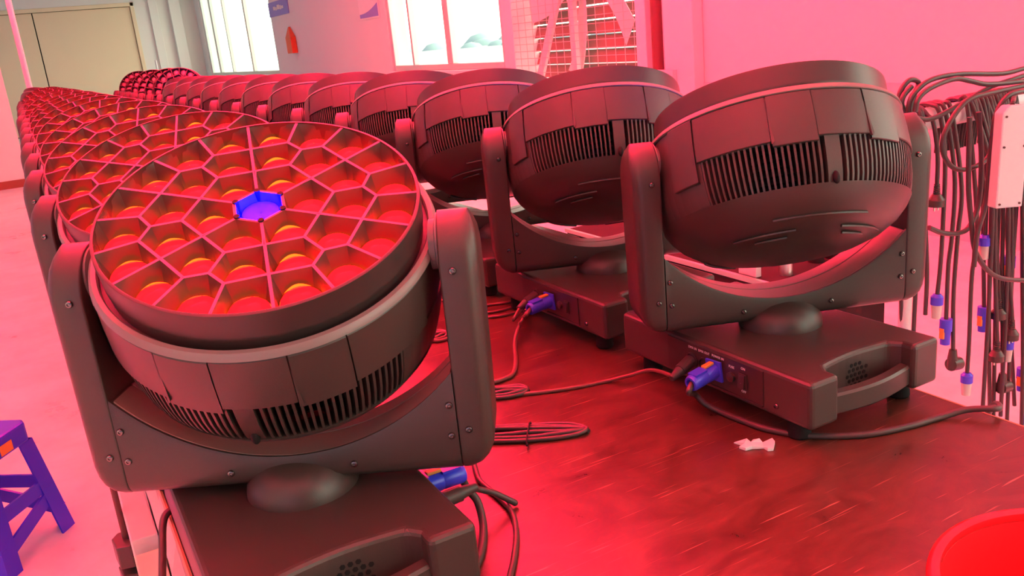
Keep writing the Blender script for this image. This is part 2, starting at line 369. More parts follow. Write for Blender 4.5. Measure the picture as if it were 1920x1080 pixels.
YB = 0.113      # yoke bottom
HD = 0.047      # yoke half depth
def yoke_mesh():
    bm = bmesh.new()
    for s in (1, -1):
        rings = []
        zs = [YB + v for v in (0, 0.003, 0.009, 0.017, 0.027, 0.040)] + [0.20, 0.25, 0.30, 0.345] + [0.345 + 0.062 * sin(a) for a in (0.2, 0.45, 0.7, 0.95, 1.15, 1.32, 1.45, 1.55)]
        for z in zs:
            xi, xo, yh = 0.193, 0.232 + 0.004 * (z - YB) / 0.3, HD
            if z < YB + 0.04: q = 0.04 - (z - YB); xo -= 0.04 - sqrt(max(0.04 ** 2 - q * q, 0)); yh -= 0.020 - sqrt(max(0.020 ** 2 - max(0, 0.02 - (z - YB)) ** 2, 0))
            if z > 0.345:
                s_ = (z - 0.345) / 0.062; yh = max(HD * sqrt(max(1 - s_ * s_, 0)), 0.003); xo -= 0.010 * s_ ** 4
            xo = max(xo, xi + 0.006); ro = min(0.016, (xo - xi) * 0.45, yh * 0.8); ri = min(0.003, yh * 0.3)
            p = rrect(xi, xo, -yh, yh, ri, ro, True)
            rings.append([(s * x, y, z) for x, y in (p if s == 1 else p)])
        loft(bm, rings)
    # cross plate with the round cut-out
    rings = []; N = 44; X = 0.1925
    for i in range(N + 1):
        x = -X + 2 * X * i / N
        zt = 0.147 + 0.26 - sqrt(0.26 ** 2 - x * x)
        sec = []
        r = 0.02
        for k in range(5): a = pi + (pi / 2) * k / 4; sec.append((-HD + r + r * cos(a), YB + r + r * sin(a)))
        for k in range(5): a = 1.5 * pi + (pi / 2) * k / 4; sec.append((HD - r + r * cos(a), YB + r + r * sin(a)))
        sec += [(HD, zt - .004), (HD - .003, zt), (0.012, zt - 0.0015), (0.010, zt - 0.004), (0.008, zt - 0.0015), (-HD + .006, zt), (-HD + .0045, zt + .003), (-HD + .001, zt + .003), (-HD, zt - .001)]
        rings.append([(x, y, z) for y, z in sec])
    loft(bm, rings)
    return bm
SCREWS = [(s * b, z) for s in (-1, 1) for b, z in ((0.2075, 0.350), (0.186, 0.197), (0.205, 0.166), (0.185, 0.160), (0.071, 0.135))]

# head profile (along the optical axis h)
RIM_R, RIM_H = 0.1735, 0.053
def bodyR(h):
    P = [(-0.182, 0.070), (-0.176, 0.105), (-0.165, 0.135), (-0.150, 0.158), (-0.135, 0.172), (-0.122, 0.180), (-0.09, 0.1865), (-0.06, 0.1885), (-0.02, 0.1875), (0.010, 0.1850)]
    for (h0, r0), (h1, r1) in zip(P, P[1:]):
        if h <= h1: return r0 + (r1 - r0) * (h - h0) / (h1 - h0)
    return P[-1][1]
def body_mesh():
    bm = bmesh.new()
    # bowl (bottom)
    prof = [(0.0005, -0.186), (0.040, -0.185)] + [(bodyR(h), h) for h in (-0.182, -0.176, -0.165, -0.150, -0.135, -0.122)]
    prof += [(bodyR(-.122) - .004, -.1215), (0.160, -.121)]
    lathe(bm, prof, 96)
    # embossed arcs on the bowl
    for a0, a1, r, h in ((3.7, 4.4, 0.128, -0.1700), (4.9, 5.6, 0.128, -0.1700), (3.9, 4.3, 0.112, -0.1755), (5.0, 5.4, 0.112, -0.1755), (4.2, 5.1, 0.150, -0.157), (0.6, 1.4, .128, -.17), (1.9, 2.6, .128, -.17)):
        tube(bm, [(r * cos(a0 + (a1 - a0) * i / 12), r * sin(a0 + (a1 - a0) * i / 12), h) for i in range(13)], 0.0022, 6, 0)
    # ribs between bowl and shroud, grouped, with solid pillars; flat side cheeks by the arms
    def strip(a0, a1, inn, hs):
        rings = []
        for h in hs:
            R = bodyR(h) - (0.0 if h > -0.118 else 0.0015)
            rings.append([(R * cos(a0), R * sin(a0), h), (R * cos(a1), R * sin(a1), h), (inn * cos(a1), inn * sin(a1), h), (inn * cos(a0), inn * sin(a0), h)])
        loft(bm, rings)
    hs = (-0.1215, -0.112, -0.095, -0.078, -0.060)
    for c0 in (-pi / 2, pi / 2):
        strip(c0 - 0.055, c0 + 0.055, 0.165, hs)                       # solid pillar
        for sg in (-1, 1):
            for i in range(1, 22):
                a = c0 + sg * (0.055 + 0.0425 * i)
                strip(a - 0.0082, a + 0.0082, 0.168, hs)
    for s in (0, pi):
        m_ = 14; w_ = pi / 2 - 0.96
        for i in range(m_): strip(s - w_ + 2 * w_ * i / m_, s - w_ + 2 * w_ * (i + 1) / m_, 0.165, hs)
    return bm
def core_mesh():
    bm = bmesh.new(); lathe(bm, [(0.150, -0.1205), (0.150, -0.03), (0.001, -0.03)], 48)
    for g in range(5): lathe(bm, [(0.150, -0.11 + g * .011), (0.162, -0.11 + g * .011), (0.162, -0.107 + g * .011), (0.150, -0.107 + g * .011)], 48)
    return bm
def shroud_mesh():
    bm = bmesh.new()
    # panels: (a0, a1, lower edge, offset); repeated front and back
    segs = []
    for base in (-pi / 2, pi / 2):
        segs += [(base - 1.25, base - 0.99, -0.088, 0.0045), (base - 0.98, base - 0.42, -0.060, 0.003), (base - 0.41, base - 0.10, -0.067, 0.0038),
                 (base - 0.095, base + 0.30, -0.060, 0.003), (base + 0.31, base + 0.62, -0.067, 0.0038), (base + 0.63, base + 1.20, -0.060, 0.003)]
    for a0, a1, hb, off in segs:
        n = max(4, int((a1 - a0) / 0.05)); rings = []
        hs = [hb, hb + 0.0012, -0.045, -0.025, -0.005, 0.004, 0.0065]
        for j, h in enumerate(hs):
            rings.append([((bodyR(h) + off - (0.0012 if j == 0 else 0) - (.002 if j == len(hs) - 1 else 0)) * cos(a0 + (a1 - a0) * i / n), (bodyR(h) + off - (0.0012 if j == 0 else 0) - (.002 if j == len(hs) - 1 else 0)) * sin(a0 + (a1 - a0) * i / n), h) for i in range(n + 1)])
        for j in range(len(hs) - 1, -1, -1):
            h = hs[j]
            rings.append([((bodyR(h) - 0.004) * cos(a0 + (a1 - a0) * i / n), (bodyR(h) - 0.004) * sin(a0 + (a1 - a0) * i / n), h) for i in range(n + 1)])
        rings.append(rings[0])
        loft(bm, rings, closed=False, cap=False)
    # inner skirt showing in the seams, and the recessed cheek by each arm
    lathe(bm, [(bodyR(-.060) - .002, -0.0605), (bodyR(-.045) + .0005, -0.045), (bodyR(-.02) + .0005, -0.02), (bodyR(.004) + .0005, 0.005), (0.17, 0.005), (0.165, -0.0605), (bodyR(-.060) - .002, -0.0605)], 120)
    # tapered wedge ridges over two seams
    for a in (-pi / 2 + 0.305, -pi / 2 - 0.415, pi / 2 + .305, pi / 2 - .415):
        r0 = bodyR(-.06) + 0.0060; r1 = bodyR(-.01) + 0.0032
        p = [(r1 * cos(a), r1 * sin(a), -0.012), (r0 * cos(a + .022), r0 * sin(a + .022), -0.060), (r0 * cos(a), r0 * sin(a), -0.0645), ((r0 - .006) * cos(a - .004), (r0 - .006) * sin(a - .004), -0.060)]
        v = [bm.verts.new(q) for q in p]
        for f in ((0, 1, 2), (0, 2, 3), (0, 3, 1), (1, 3, 2)): bm.faces.new([v[i] for i in f])
    return bm
def bezel_mesh():
    bm = bmesh.new()
    lathe(bm, [(0.1785, 0.004), (0.1785, 0.0125), (0.1800, 0.0145), (0.1850, 0.0145), (0.1880, 0.0120), (0.1895, 0.0070), (0.1885, 0.0060), (0.184, 0.0055), (0.1785, 0.004)], 120)
    return bm
def collar_mesh():
    bm = bmesh.new()
    lathe(bm, [(0.1725, 0.000), (0.1730, 0.018), (0.1740, 0.020), (0.1736, 0.0235), (0.1742, 0.046), (RIM_R, RIM_H - .001), (RIM_R - .002, RIM_H), (RIM_R - .0035, RIM_H), (0.169, 0.000), (0.1725, 0.0)], 120)
    lathe(bm, [(0.1715, 0.0045), (0.180, 0.0045), (.180, .003), (.1715, .003), (.1715, .0045)], 80)
    return bm

# the 37-cell reflector: cell outlines from a ring layout
def cells():
    seeds = [(0.0, 0.0, 0)]
    RR = RIM_R - 0.0015
    for k in range(6): seeds.append((0.30 * RR * cos(k * pi / 3), 0.30 * RR * sin(k * pi / 3), 1))
    for k in range(12): a = radians(15 + 30 * k); seeds.append((0.572 * RR * cos(a), 0.572 * RR * sin(a), 2))
    for k in range(18): a = radians(20 * k); seeds.append((0.838 * RR * cos(a), 0.838 * RR * sin(a), 3))
    circle = [(RR * cos(2 * pi * i / 180), RR * sin(2 * pi * i / 180)) for i in range(180)]
    res = []
    for i, (sx_, sy_, ring) in enumerate(seeds):
        poly = circle[:]
        for j, (tx, ty, _) in enumerate(seeds):
            if i == j: continue
            nx, ny = tx - sx_, ty - sy_; d = (nx * (tx + sx_) + ny * (ty + sy_)) / 2
            outp = []
            for a, b in zip(poly, poly[1:] + poly[:1]):
                da, db = a[0] * nx + a[1] * ny - d, b[0] * nx + b[1] * ny - d
                if da <= 0: outp.append(a)
                if da * db < 0:
                    t_ = da / (da - db); outp.append((a[0] + (b[0] - a[0]) * t_, a[1] + (b[1] - a[1]) * t_))
            poly = outp
        cx = sum(p[0] for p in poly) / len(poly); cy_ = sum(p[1] for p in poly) / len(poly)
        if ring == 3:
            l = sqrt(cx * cx + cy_ * cy_); a = math.atan2(sy_, sx_); cx, cy_ = 0.848 * RR * cos(a), 0.848 * RR * sin(a)
        elif ring: cx, cy_ = sx_, sy_
        res.append((poly, (cx, cy_), ring))
    return res
CELLS = cells()
def shrink_poly(poly, c, w):
    """points of poly moved inward by w along edge normals (convex cells)"""
    # clip by offset half planes
    res = poly[:]
    n = len(poly)
    for k in range(n):
        a, b = poly[k], poly[(k + 1) % n]
        ex, ey = b[0] - a[0], b[1] - a[1]; l = sqrt(ex * ex + ey * ey)
        if l < 1e-6: continue
        nx, ny = ey / l, -ex / l
        if nx * (c[0] - a[0]) + ny * (c[1] - a[1]) > 0: nx, ny = -nx, -ny
        d = nx * a[0] + ny * a[1] - w; outp = []
        for p, q in zip(res, res[1:] + res[:1]):
            dp, dq = p[0] * nx + p[1] * ny - d, q[0] * nx + q[1] * ny - d
            if dp <= 0: outp.append(p)
            if dp * dq < 0:
                t_ = dp / (dp - dq); outp.append((p[0] + (q[0] - p[0]) * t_, p[1] + (q[1] - p[1]) * t_))
        res = outp
    return res
def hit(poly, c, a):
    dx_, dy_ = cos(a), sin(a); best = 1e9
    for p, q in zip(poly, poly[1:] + poly[:1]):
        ex, ey = q[0] - p[0], q[1] - p[1]; den = dx_ * ey - dy_ * ex
        if abs(den) < 1e-12: continue
        t_ = ((p[0] - c[0]) * ey - (p[1] - c[1]) * ex) / den; s_ = ((p[0] - c[0]) * dy_ - (p[1] - c[1]) * dx_) / den
        if t_ > 0 and -1e-6 <= s_ <= 1 + 1e-6: best = min(best, t_)
    return best
LENS_DEPTH = 0.026
def lens_r(ring): return (0.021, 0.0235, 0.0230, 0.0228)[ring]
def reflector_mesh(simple=False):
    bm = bmesh.new()
    H = RIM_H - 0.0008
    for poly, c, ring in CELLS:
        inner = shrink_poly(poly, c, 0.0017)
        corners = []
        m = len(inner)
        for k in range(m):
            a, b, d_ = inner[k - 1], inner[k], inner[(k + 1) % m]
            v1 = Vector((b[0] - a[0], b[1] - a[1])); v2 = Vector((d_[0] - b[0], d_[1] - b[1]))
            if v1.length > 1e-6 and v2.length > 1e-6 and abs(v1.angle_signed(v2)) > 0.2: corners.append(math.atan2(b[1] - c[1], b[0] - c[0]) % (2 * pi))
        nb = 12 if simple else 24
        angs = sorted(set([round(x, 5) for x in corners] + [round(2 * pi * i / nb, 5) for i in range(nb)]))
        angs = [a for i, a in enumerate(angs) if i == 0 or a - angs[i - 1] > 0.02 or a in corners]
        rl = lens_r(ring) + 0.0008
        top, mid, bot, outer = [], [], [], []
        for a in angs:
            t_ = hit(inner, c, a); ot = hit(poly, c, a)
            outer.append(bm.verts.new((c[0] + ot * cos(a), c[1] + ot * sin(a), H + 0.0)))
            top.append(bm.verts.new((c[0] + t_ * cos(a), c[1] + t_ * sin(a), H + 0.0)))
            rb = min(rl, t_ * 0.97)
            bot.append(bm.verts.new((c[0] + rb * cos(a), c[1] + rb * sin(a), H - LENS_DEPTH)))
        n = len(angs)
        for i in range(n):
            j = (i + 1) % n
            f = bm.faces.new((outer[i], outer[j], top[j], top[i])); f.material_index = 1
            f = bm.faces.new((top[i], top[j], bot[j], bot[i])); f.material_index = 0
        bm.faces.new(bot[::-1]).material_index = 0
    return bm
def lens_mesh(bm, c, ring, lit=True, n=20):
    z0 = RIM_H - 0.0008 - LENS_DEPTH; r = lens_r(ring) - 0.0006
    if ring == 0:
        r = 0.0215
        lathe(bm, [(r, z0 + .0005), (r, z0 + .014), (r * 0.92, z0 + 0.0175), (r * .6, z0 + 0.0185), (0.0005, z0 + 0.016)], n, c=(c[0], c[1], 0))
        return
    lathe(bm, [(r, z0 + .0003), (r, z0 + .0022)], n, c=(c[0], c[1], 0), mi=1 if lit else 0)
    lathe(bm, [(r, z0 + .0022), (r * 0.955, z0 + 0.0046)], n, c=(c[0], c[1], 0), mi=1 if lit else 0)
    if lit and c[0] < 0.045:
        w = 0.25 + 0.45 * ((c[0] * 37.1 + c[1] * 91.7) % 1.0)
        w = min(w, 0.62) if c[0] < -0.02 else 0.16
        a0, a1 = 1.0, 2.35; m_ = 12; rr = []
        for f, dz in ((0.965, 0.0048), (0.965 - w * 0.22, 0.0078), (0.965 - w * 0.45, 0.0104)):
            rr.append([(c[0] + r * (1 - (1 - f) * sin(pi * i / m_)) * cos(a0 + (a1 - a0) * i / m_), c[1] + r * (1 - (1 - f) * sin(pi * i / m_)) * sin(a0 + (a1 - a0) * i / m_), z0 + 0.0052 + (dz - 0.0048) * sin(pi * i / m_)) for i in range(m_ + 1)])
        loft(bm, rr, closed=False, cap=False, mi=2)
    lathe(bm, [(r * .955, z0 + 0.0046), (r * .8, z0 + 0.0090), (r * .45, z0 + 0.0128), (0.0005, z0 + 0.0140)], n, c=(c[0], c[1], 0))

# amber glints are emissive crescents painted on the lenses, wider towards the left
def base_mesh():
    w, d0, rc = 0.132, 0.211, 0.036
    def edge(sgn):
        p = [(-w, -d0), (-0.077, -d0), (-0.077, -d0 + 0.022)]
        for i in range(9):
            u = i / 8; x = -0.066 + 0.132 * u; p.append((x, -d0 + rc + 0.007 * sin(pi * u)))
        p += [(0.077, -d0 + 0.022), (0.077, -d0), (w, -d0)]
        return [(x * sgn, y * sgn) for x, y in p]
    bm = bmesh.new(); prism(bm, edge(1) + edge(-1), 0.030, 0.100); return bm
def handle_mesh():
    bm = bmesh.new(); rings = []
    for i in range(13):
        u = i / 12; x = -0.0768 + 0.1536 * u; b = 0.010 * sin(pi * u)
        y0, y1 = -0.204 - b, -0.186 - b
        rings.append([(x, y0 + .003, 0.036), (x, y0, .039), (x, y0, 0.064), (x, y0 + .003, 0.0675), (x, y1 - .002, 0.0675), (x, y1, 0.065), (x, y1, 0.038), (x, y1 - .002, .036)])
    loft(bm, rings); return bm
def vent_discs_mesh():  # raised dark discs; their colour stands in for the shade of holes
    bm = bmesh.new(); k = 0
    for r_ in range(5):
        for c_ in range(5):
            x = -0.012 + c_ * 0.0085 + (r_ % 2) * 0.00425; z = 0.048 + r_ * 0.0078
            if (r_, c_) in ((0, 4), (4, 4), (4, 0)): continue
            yb = -0.211 + 0.036 + 0.007 * sin(pi * (x + 0.066) / 0.132)
            cyl(bm, (x, yb - 0.0006, z), (x, yb + 0.001, z), 0.0032, 6)
    return bm
PX = -0.132
def panel_mesh():
    bm = bmesh.new(); box(bm, PX - 0.0016, PX + 0.001, -0.125, 0.085, 0.041, 0.093)
    box(bm, PX - 0.004, PX + 0.001, -0.125, -0.010, 0.0385, 0.0405)
    return bm

def mesh_of(bm, name, mats, smooth=True, ang=35):
    bmesh.ops.recalc_face_normals(bm, faces=bm.faces)
    me = bpy.data.meshes.new(name); bm.to_mesh(me); bm.free()
    for m in mats: me.materials.append(m)
    if smooth:
        me.polygons.foreach_set('use_smooth', [True] * len(me.polygons)); me.set_sharp_from_angle(angle=radians(ang))
    return me
ME = {}
ME['yoke'] = mesh_of(yoke_mesh(), 'yoke', [M['black']])
M['liner'] = mat('satin_arc_liner', (0.30, 0.19, 0.165), 0.30, spec=0.6, bump=0.1, bscale=900)
def liner_m():
    bm = bmesh.new(); rings = []
    for i in range(41):
        x = -0.190 + 0.380 * i / 40; zt = 0.147 + 0.26 - sqrt(0.26 ** 2 - x * x)
        rings.append([(x, -0.0395, zt), (x, -0.0385, zt + .0016), (x, 0.006, zt + .0016), (x, 0.0065, zt + .0006), (x, .0105, zt + .0006), (x, .011, zt + .0016), (x, 0.042, zt + .0016), (x, 0.043, zt)])
    loft(bm, rings); return bm
ME['liner'] = mesh_of(liner_m(), 'arc_liner', [M['liner']])
ME['head'] = mesh_of(body_mesh(), 'head', [M['black']])
bm = bmesh.new()
for c0 in (-pi / 2, pi / 2): sphere(bm, (0.1815 * cos(c0), 0.1815 * sin(c0), -0.1165), 0.0048, 12, 8, 1.9)
ME['hole_bead'] = mesh_of(bm, 'dark_hole_bead', [M['dark']])  # dark bead on each pillar, coloured like the shade inside a hole
ME['core'] = mesh_of(core_mesh(), 'heat_sink', [M['dark']])
ME['shroud'] = mesh_of(shroud_mesh(), 'shroud', [M['black']])
ME['bezel'] = mesh_of(bezel_mesh(), 'bezel', [M['bezel']])
ME['collar'] = mesh_of(collar_mesh(), 'lens_collar', [M['black2']])
ME['reflector_off'] = mesh_of(reflector_mesh(True), 'reflector', [M['black2'], mat('unlit_rim_plastic', (0.10, 0.06, 0.08), 0.4, var=0.05)], ang=12)
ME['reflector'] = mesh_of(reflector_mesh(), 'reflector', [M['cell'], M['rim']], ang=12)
def screw_m():
    bm = bmesh.new(); lathe(bm, [(0.0042, 0), (0.0042, 0.0012), (0.0034, 0.0024), (0.0018, 0.0028), (0.0016, .0016), (0.0003, 0.0015)], 12); return bm
ME['screw'] = mesh_of(screw_m(), 'screw', [M['screw']])
def dome_m():
    bm = bmesh.new()
    lathe(bm, [(0.0650, 0.0), (0.0650, 0.003), (0.0635, 0.011), (0.059, 0.021), (0.051, 0.0305), (0.040, 0.038), (0.026, 0.043), (0.012, 0.0455), (0.0005, 0.046)], 48); return bm
ME['dome'] = mesh_of(dome_m(), 'pan_dome', [M['black']], ang=60)
def hub_m():
    bm = bmesh.new(); lathe(bm, [(0.034, -0.004), (0.034, 0.004), (0.028, 0.0055), (0.028, 0.012), (0.0005, 0.012)], 32); return bm
ME['hub'] = mesh_of(hub_m(), 'pivot_hub', [M['bezel']])
def foot_m():
    bm = bmesh.new(); lathe(bm, [(0.0005, 0), (0.015, 0), (0.017, 0.003), (0.015, 0.031), (0.0005, 0.031)], 24); return bm
ME['foot'] = mesh_of(foot_m(), 'rubber_foot', [M['dark']])
ME['handle'] = mesh_of(handle_mesh(), 'handle', [M['black']])
ME['vent_discs'] = mesh_of(vent_discs_mesh(), 'dark_vent_discs', [M['dark']], smooth=False)
ME['panel'] = mesh_of(panel_mesh(), 'connector_panel', [M['black2']], smooth=False)
ME['base'] = mesh_of(base_mesh(), 'base', [M['black']], smooth=False)
LENS_ME = []
for i, (poly, c, ring) in enumerate(CELLS):
    bm = bmesh.new(); lens_mesh(bm, c, ring)
    LENS_ME.append(mesh_of(bm, 'center_lens' if ring == 0 else 'lens', [M['lensblue']] if ring == 0 else [M['lens'], M['lensedge'], M['glint']], ang=50))
bm = bmesh.new()
for poly, c, ring in CELLS[1:]: lens_mesh(bm, c, ring, n=12)
ME['lens_all'] = mesh_of(bm, 'lens', [M['lens'], M['lensedge'], M['glint']], ang=50)
bm = bmesh.new()
for poly, c, ring in CELLS: lens_mesh(bm, c, max(ring, 1), lit=False, n=12)
ME['lens_off'] = mesh_of(bm, 'lens', [M['lensoff']], ang=50)
def clip_m():
    bm = bmesh.new()
    for k in range(6):
        a = pi / 6 + k * pi / 3; z = RIM_H - 0.004
        cyl(bm, (0.0278 * cos(a), 0.0278 * sin(a), z - .010), (0.0278 * cos(a), 0.0278 * sin(a), z + .0052), 0.0034, 10)
    return bm
ME['clips'] = mesh_of(clip_m(), 'lens_clip', [M['dark']])
def socket_m(r):
    bm = bmesh.new(); lathe(bm, [(r, 0), (r, 0.0025), (r * .82, 0.003), (r * .8, -0.001), (0.0003, -0.001)], 24); return bm
ME['socket'] = mesh_of(socket_m(0.0125), 'data_socket', [M['black2']])
def switch_m():
    bm = bmesh.new(); box(bm, -0.0085, 0.0085, -0.012, 0.012, 0, 0.002)
    v = box(bm, -0.0062, 0.0062, -0.010, 0.010, 0.002, 0.0035); v[4].co.z = v[5].co.z = 0.0062; return bm
ME['switch'] = mesh_of(switch_m(), 'power_switch', [M['black2']], smooth=False)
def fuse_m():
    bm = bmesh.new(); lathe(bm, [(0.0075, 0), (0.0075, 0.004), (0.006, .005), (0.0003, 0.005)], 20); return bm
ME['fuse'] = mesh_of(fuse_m(), 'fuse_holder', [M['black2']])

def head_matrix(yaw, tilt, lean, xo=0.0):
    return Matrix.Rotation(yaw, 4, 'Z') @ Matrix.Translation((xo, 0.012, 0.3845)) @ Matrix.Rotation(lean, 4, 'Y') @ Matrix.Rotation(-tilt, 4, 'X')

def part(name, me, parent, mw=None):
    o = bpy.data.objects.new(name, me); COL.objects.link(o); o.parent = parent
    if mw is not None: o.matrix_local = mw
    return o
BEAM = bpy.data.lights.new('led_beam', 'SPOT'); BEAM.energy = BEAM_WATTS; BEAM.color = (1.0, 0.012, 0.045)
BEAM2 = bpy.data.lights.new('led_beam', 'SPOT'); BEAM2.energy = BEAM_WATTS_RIGHT; BEAM2.color = (1.0, 0.012, 0.045)
BEAM2.spot_size = radians(100); BEAM2.spot_blend = 0.9; BEAM2.shadow_soft_size = 0.05
BEAM.spot_size = radians(100); BEAM.spot_blend = 0.9; BEAM.shadow_soft_size = 0.05
def make_fixture(loc, yaw, tilt, lean, base_flip, label, group, lod=0, lit=True, bx=-0.029, xo=0.0, rot=0.30):
    root = empty('moving_head_light', loc); tag(root, label, 'stage light', group)
    Ry = Matrix.Rotation(yaw, 4, 'Z')
    Rb = Matrix.Translation((bx if not base_flip else -0.016, -0.010, 0)) @ Matrix.Rotation(pi if base_flip else 0, 4, 'Z')
    b = part('base', ME['base'], root, Rb)
    md = b.modifiers.new('bevel', 'BEVEL'); md.width = 0.007; md.segments = 3; md.limit_method = 'ANGLE'; md.angle_limit = radians(40)
    for r_ in (0, pi):
        part('handle', ME['handle'], b, Matrix.Rotation(r_, 4, 'Z'))
        if lod < 2: part('dark_vent_discs', ME['vent_discs'], b, Matrix.Rotation(r_, 4, 'Z'))
    for sx_ in (-1, 1):
        for sy_ in (-1, 1): part('rubber_foot', ME['foot'], b, Matrix.Translation((sx_ * 0.105, sy_ * 0.165, 0)))
    if lod < 2:
        part('connector_panel', ME['panel'], b)
        def on_panel(y, z, off=0.0018): return frame_mat((PX - off, y, z), (0, -1, 0), (0, 0, 1))
        for y in (0.026, -0.003): part('data_socket', ME['socket'], b, on_panel(y, 0.067))
        part('fuse_holder', ME['fuse'], b, on_panel(-0.062, 0.066)); part('power_switch', ME['switch'], b, on_panel(-0.086, 0.067))
        part('screw', ME['screw'], b, on_panel(-0.149, 0.048, 0.0))
        if lod == 0:
            for s_, y, z, sz in (('DMX IN', 0.024, 0.0875, .0055), ('DMX OUT', -0.002, 0.0875, .0055), ('POWER IN', -0.033, 0.0880, .0055), ('FUSE', -0.062, 0.0815, .0055), ('ON', -0.086, 0.0855, .0055), ('OFF', -0.087, 0.050, .0055)):
                text_obj(s_, sz, M['print'], b, on_panel(y, z, 0.0019))
            text_obj('O', 0.008, M['print'], b, on_panel(-0.086, 0.0615, 0.0068)); text_obj('I', 0.007, M['print'], b, on_panel(-0.086, 0.0725, 0.0052))
    yk = part('yoke', ME['yoke'], root, Ry)
    part('pan_dome', ME['dome'], root, Ry @ Matrix.Translation((0, -0.018, 0.0998)))
    part('arc_liner', ME['liner'], yk)
    for s in (-1, 1):
        part('pivot_hub', ME['hub'], yk, frame_mat((s * 0.1955, 0.0, 0.372), (0, 1, 0), (0, 0, s)) if False else Matrix.Translation((s * 0.1945, 0.0, 0.370)) @ Matrix.Rotation(-s * pi / 2, 4, 'Y'))
    if lod < 2:
        for bx_, z in SCREWS: part('screw', ME['screw'], yk, frame_mat((bx_, -HD, z), (1, 0, 0), (0, 0, 1)))
    hm = head_matrix(yaw, tilt, lean, xo)
    h = part('head', ME['head'], root, hm)
    for n_ in (('dark_hole_bead', 'hole_bead'), ('heat_sink', 'core'), ('shroud', 'shroud'), ('bezel', 'bezel'), ('lens_collar', 'collar')): part(n_[0], ME[n_[1]], h)
    RZ_ = Matrix.Rotation(rot, 4, 'Z')
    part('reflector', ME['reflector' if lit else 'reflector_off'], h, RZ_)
    if not lit: part('lens', ME['lens_off'], h, RZ_)
    elif lod == 0:
        for i, me in enumerate(LENS_ME):
            part('center_lens' if i == 0 else 'lens', me, h, RZ_)
    else:
        part('lens', ME['lens_all'], h, RZ_); part('center_lens', LENS_ME[0], h, RZ_)
    if lod == 0: part('lens_clip', ME['clips'], h, RZ_)
    if lit:
        L_ = bpy.data.objects.new('led_beam', BEAM if base_flip else BEAM2); COL.objects.link(L_); L_.parent = h
        L_.matrix_local = Matrix.Translation((0, 0, 0.060)) @ Matrix.Rotation(pi, 4, 'X')
    return root

LAB = ['nearest', 'second from the camera', 'third from the camera', 'fourth from the camera', 'fifth from the camera', 'sixth from the camera', 'seventh from the camera', 'eighth from the camera',
       'ninth from the camera', 'tenth from the camera', 'eleventh from the camera', 'twelfth from the camera', 'thirteenth from the camera', 'fourteenth from the camera', 'fifteenth from the camera',
       'sixteenth from the camera', 'seventeenth from the camera', 'last and farthest']
def axis(fx, fy, a): return (fx - sin(a) * 0.045, fy + cos(a) * 0.045)
# left row: lit faces tipped towards the camera
LEFT = [(0.178, 0.914, -0.527)]
for k in range(1, 18): LEFT.append((0.160 + random.uniform(-.006, .006), 0.914 + 0.468 * k + 0.01, -0.54 + random.uniform(-.05, .05)))
for k, (fx, fy, a) in enumerate(LEFT):
    x, y = axis(fx, fy, a); last = k == 17
    make_fixture((x, y, TZ), a, -0.441 if not last else 0.5, 0.075 if k == 0 else 0.05, True,
                 'black moving-head light with lit red honeycomb face, %s in the left row' % LAB[k] if not last else 'last and farthest moving-head light of the left row, its dark back turned to the camera',
                 'stage lights in the left row', lod=0 if k < 3 else (1 if k < 7 else 2), lit=True)
RIGHT = [(0.9715, 0.9314, -0.393), (0.975, 1.412, -0.40)]
for k in range(2, 18): RIGHT.append((0.975 + random.uniform(-.004, .004), 0.945 + 0.468 * k, -0.42 + random.uniform(-.03, .03)))
for k, (fx, fy, a) in enumerate(RIGHT):
    x, y = axis(fx, fy, a); far = k >= 12
    tilt = 0.467
    if far: tilt = (-1.15, -1.25, -0.9, -1.2, -0.7, -1.1)[k - 12]
    make_fixture((x, y, TZ), a, tilt, 0.04, False,
                 ('black moving-head light, vented back to the camera, %s in the right row' % LAB[k]) if not far else ('dark moving-head light tipped over with unlit face, %s in the right row' % LAB[k]),
                 'stage lights in the right row', lod=0 if k < 1 else (1 if k < 4 else 2), lit=not far)

# ------------------------------------------------------------------ plugs and cables on the table
def cable(name, pts, r, label, m='rubber', group=None, n=8, sub=8):
    bm = bmesh.new(); tube(bm, pts, r, n, sub)
    return tag(finish(name, bm, M[m], smooth=True, ang=80), label, 'cable', group)
def tz(u, v, r=0.0045, dz=0.0): p = onz(u, v, TZ + r + dz); return (p.x, p.y, p.z)
def blue_plug(p, d, parent):
    """round blue power connector, mating face at p, pointing out along d"""
    d = Vector(d).normalized(); p = Vector(p); up = Vector((0, 0, 1)); x = d.cross(up).normalized(); y = x.cross(d)
    mw = Matrix(((x.x, y.x, d.x, p.x), (x.y, y.y, d.y, p.y), (x.z, y.z, d.z, p.z), (0, 0, 0, 1)))
    bm = bmesh.new()
    box(bm, -0.0145, 0.0145, -0.0165, 0.0165, 0, 0.0035)
    lathe(bm, [(0.0125, 0.0035), (0.0128, 0.020), (0.0118, 0.024), (0.0125, 0.026), (0.0125, 0.050), (0.0108, 0.054), (0.0075, 0.054), (0.0075, 0.046), (0.0003, 0.046)], 24)
    box(bm, -0.0085, 0.0085, 0.0105, 0.0135, 0.024, 0.048)
    o = finish('power_plug', bm, M['blueplug'], parent, mw, smooth=True, ang=30)
    bm = bmesh.new(); box(bm, -0.0045, 0.0045, 0.0125, 0.0165, 0.005, 0.024); finish('latch', bm, M['orange'], o, bevel=0.001)
    return o
def data_plug(p, d, parent):
    d = Vector(d).normalized(); p = Vector(p); q = p + d * 0.030
    bm = bmesh.new(); cyl(bm, p, q, 0.0098, 20); cyl(bm, q, q + d * 0.022, 0.0085, 16, 0.0048)
    return finish('data_plug', bm, M['rubber'], parent, smooth=True, ang=30)

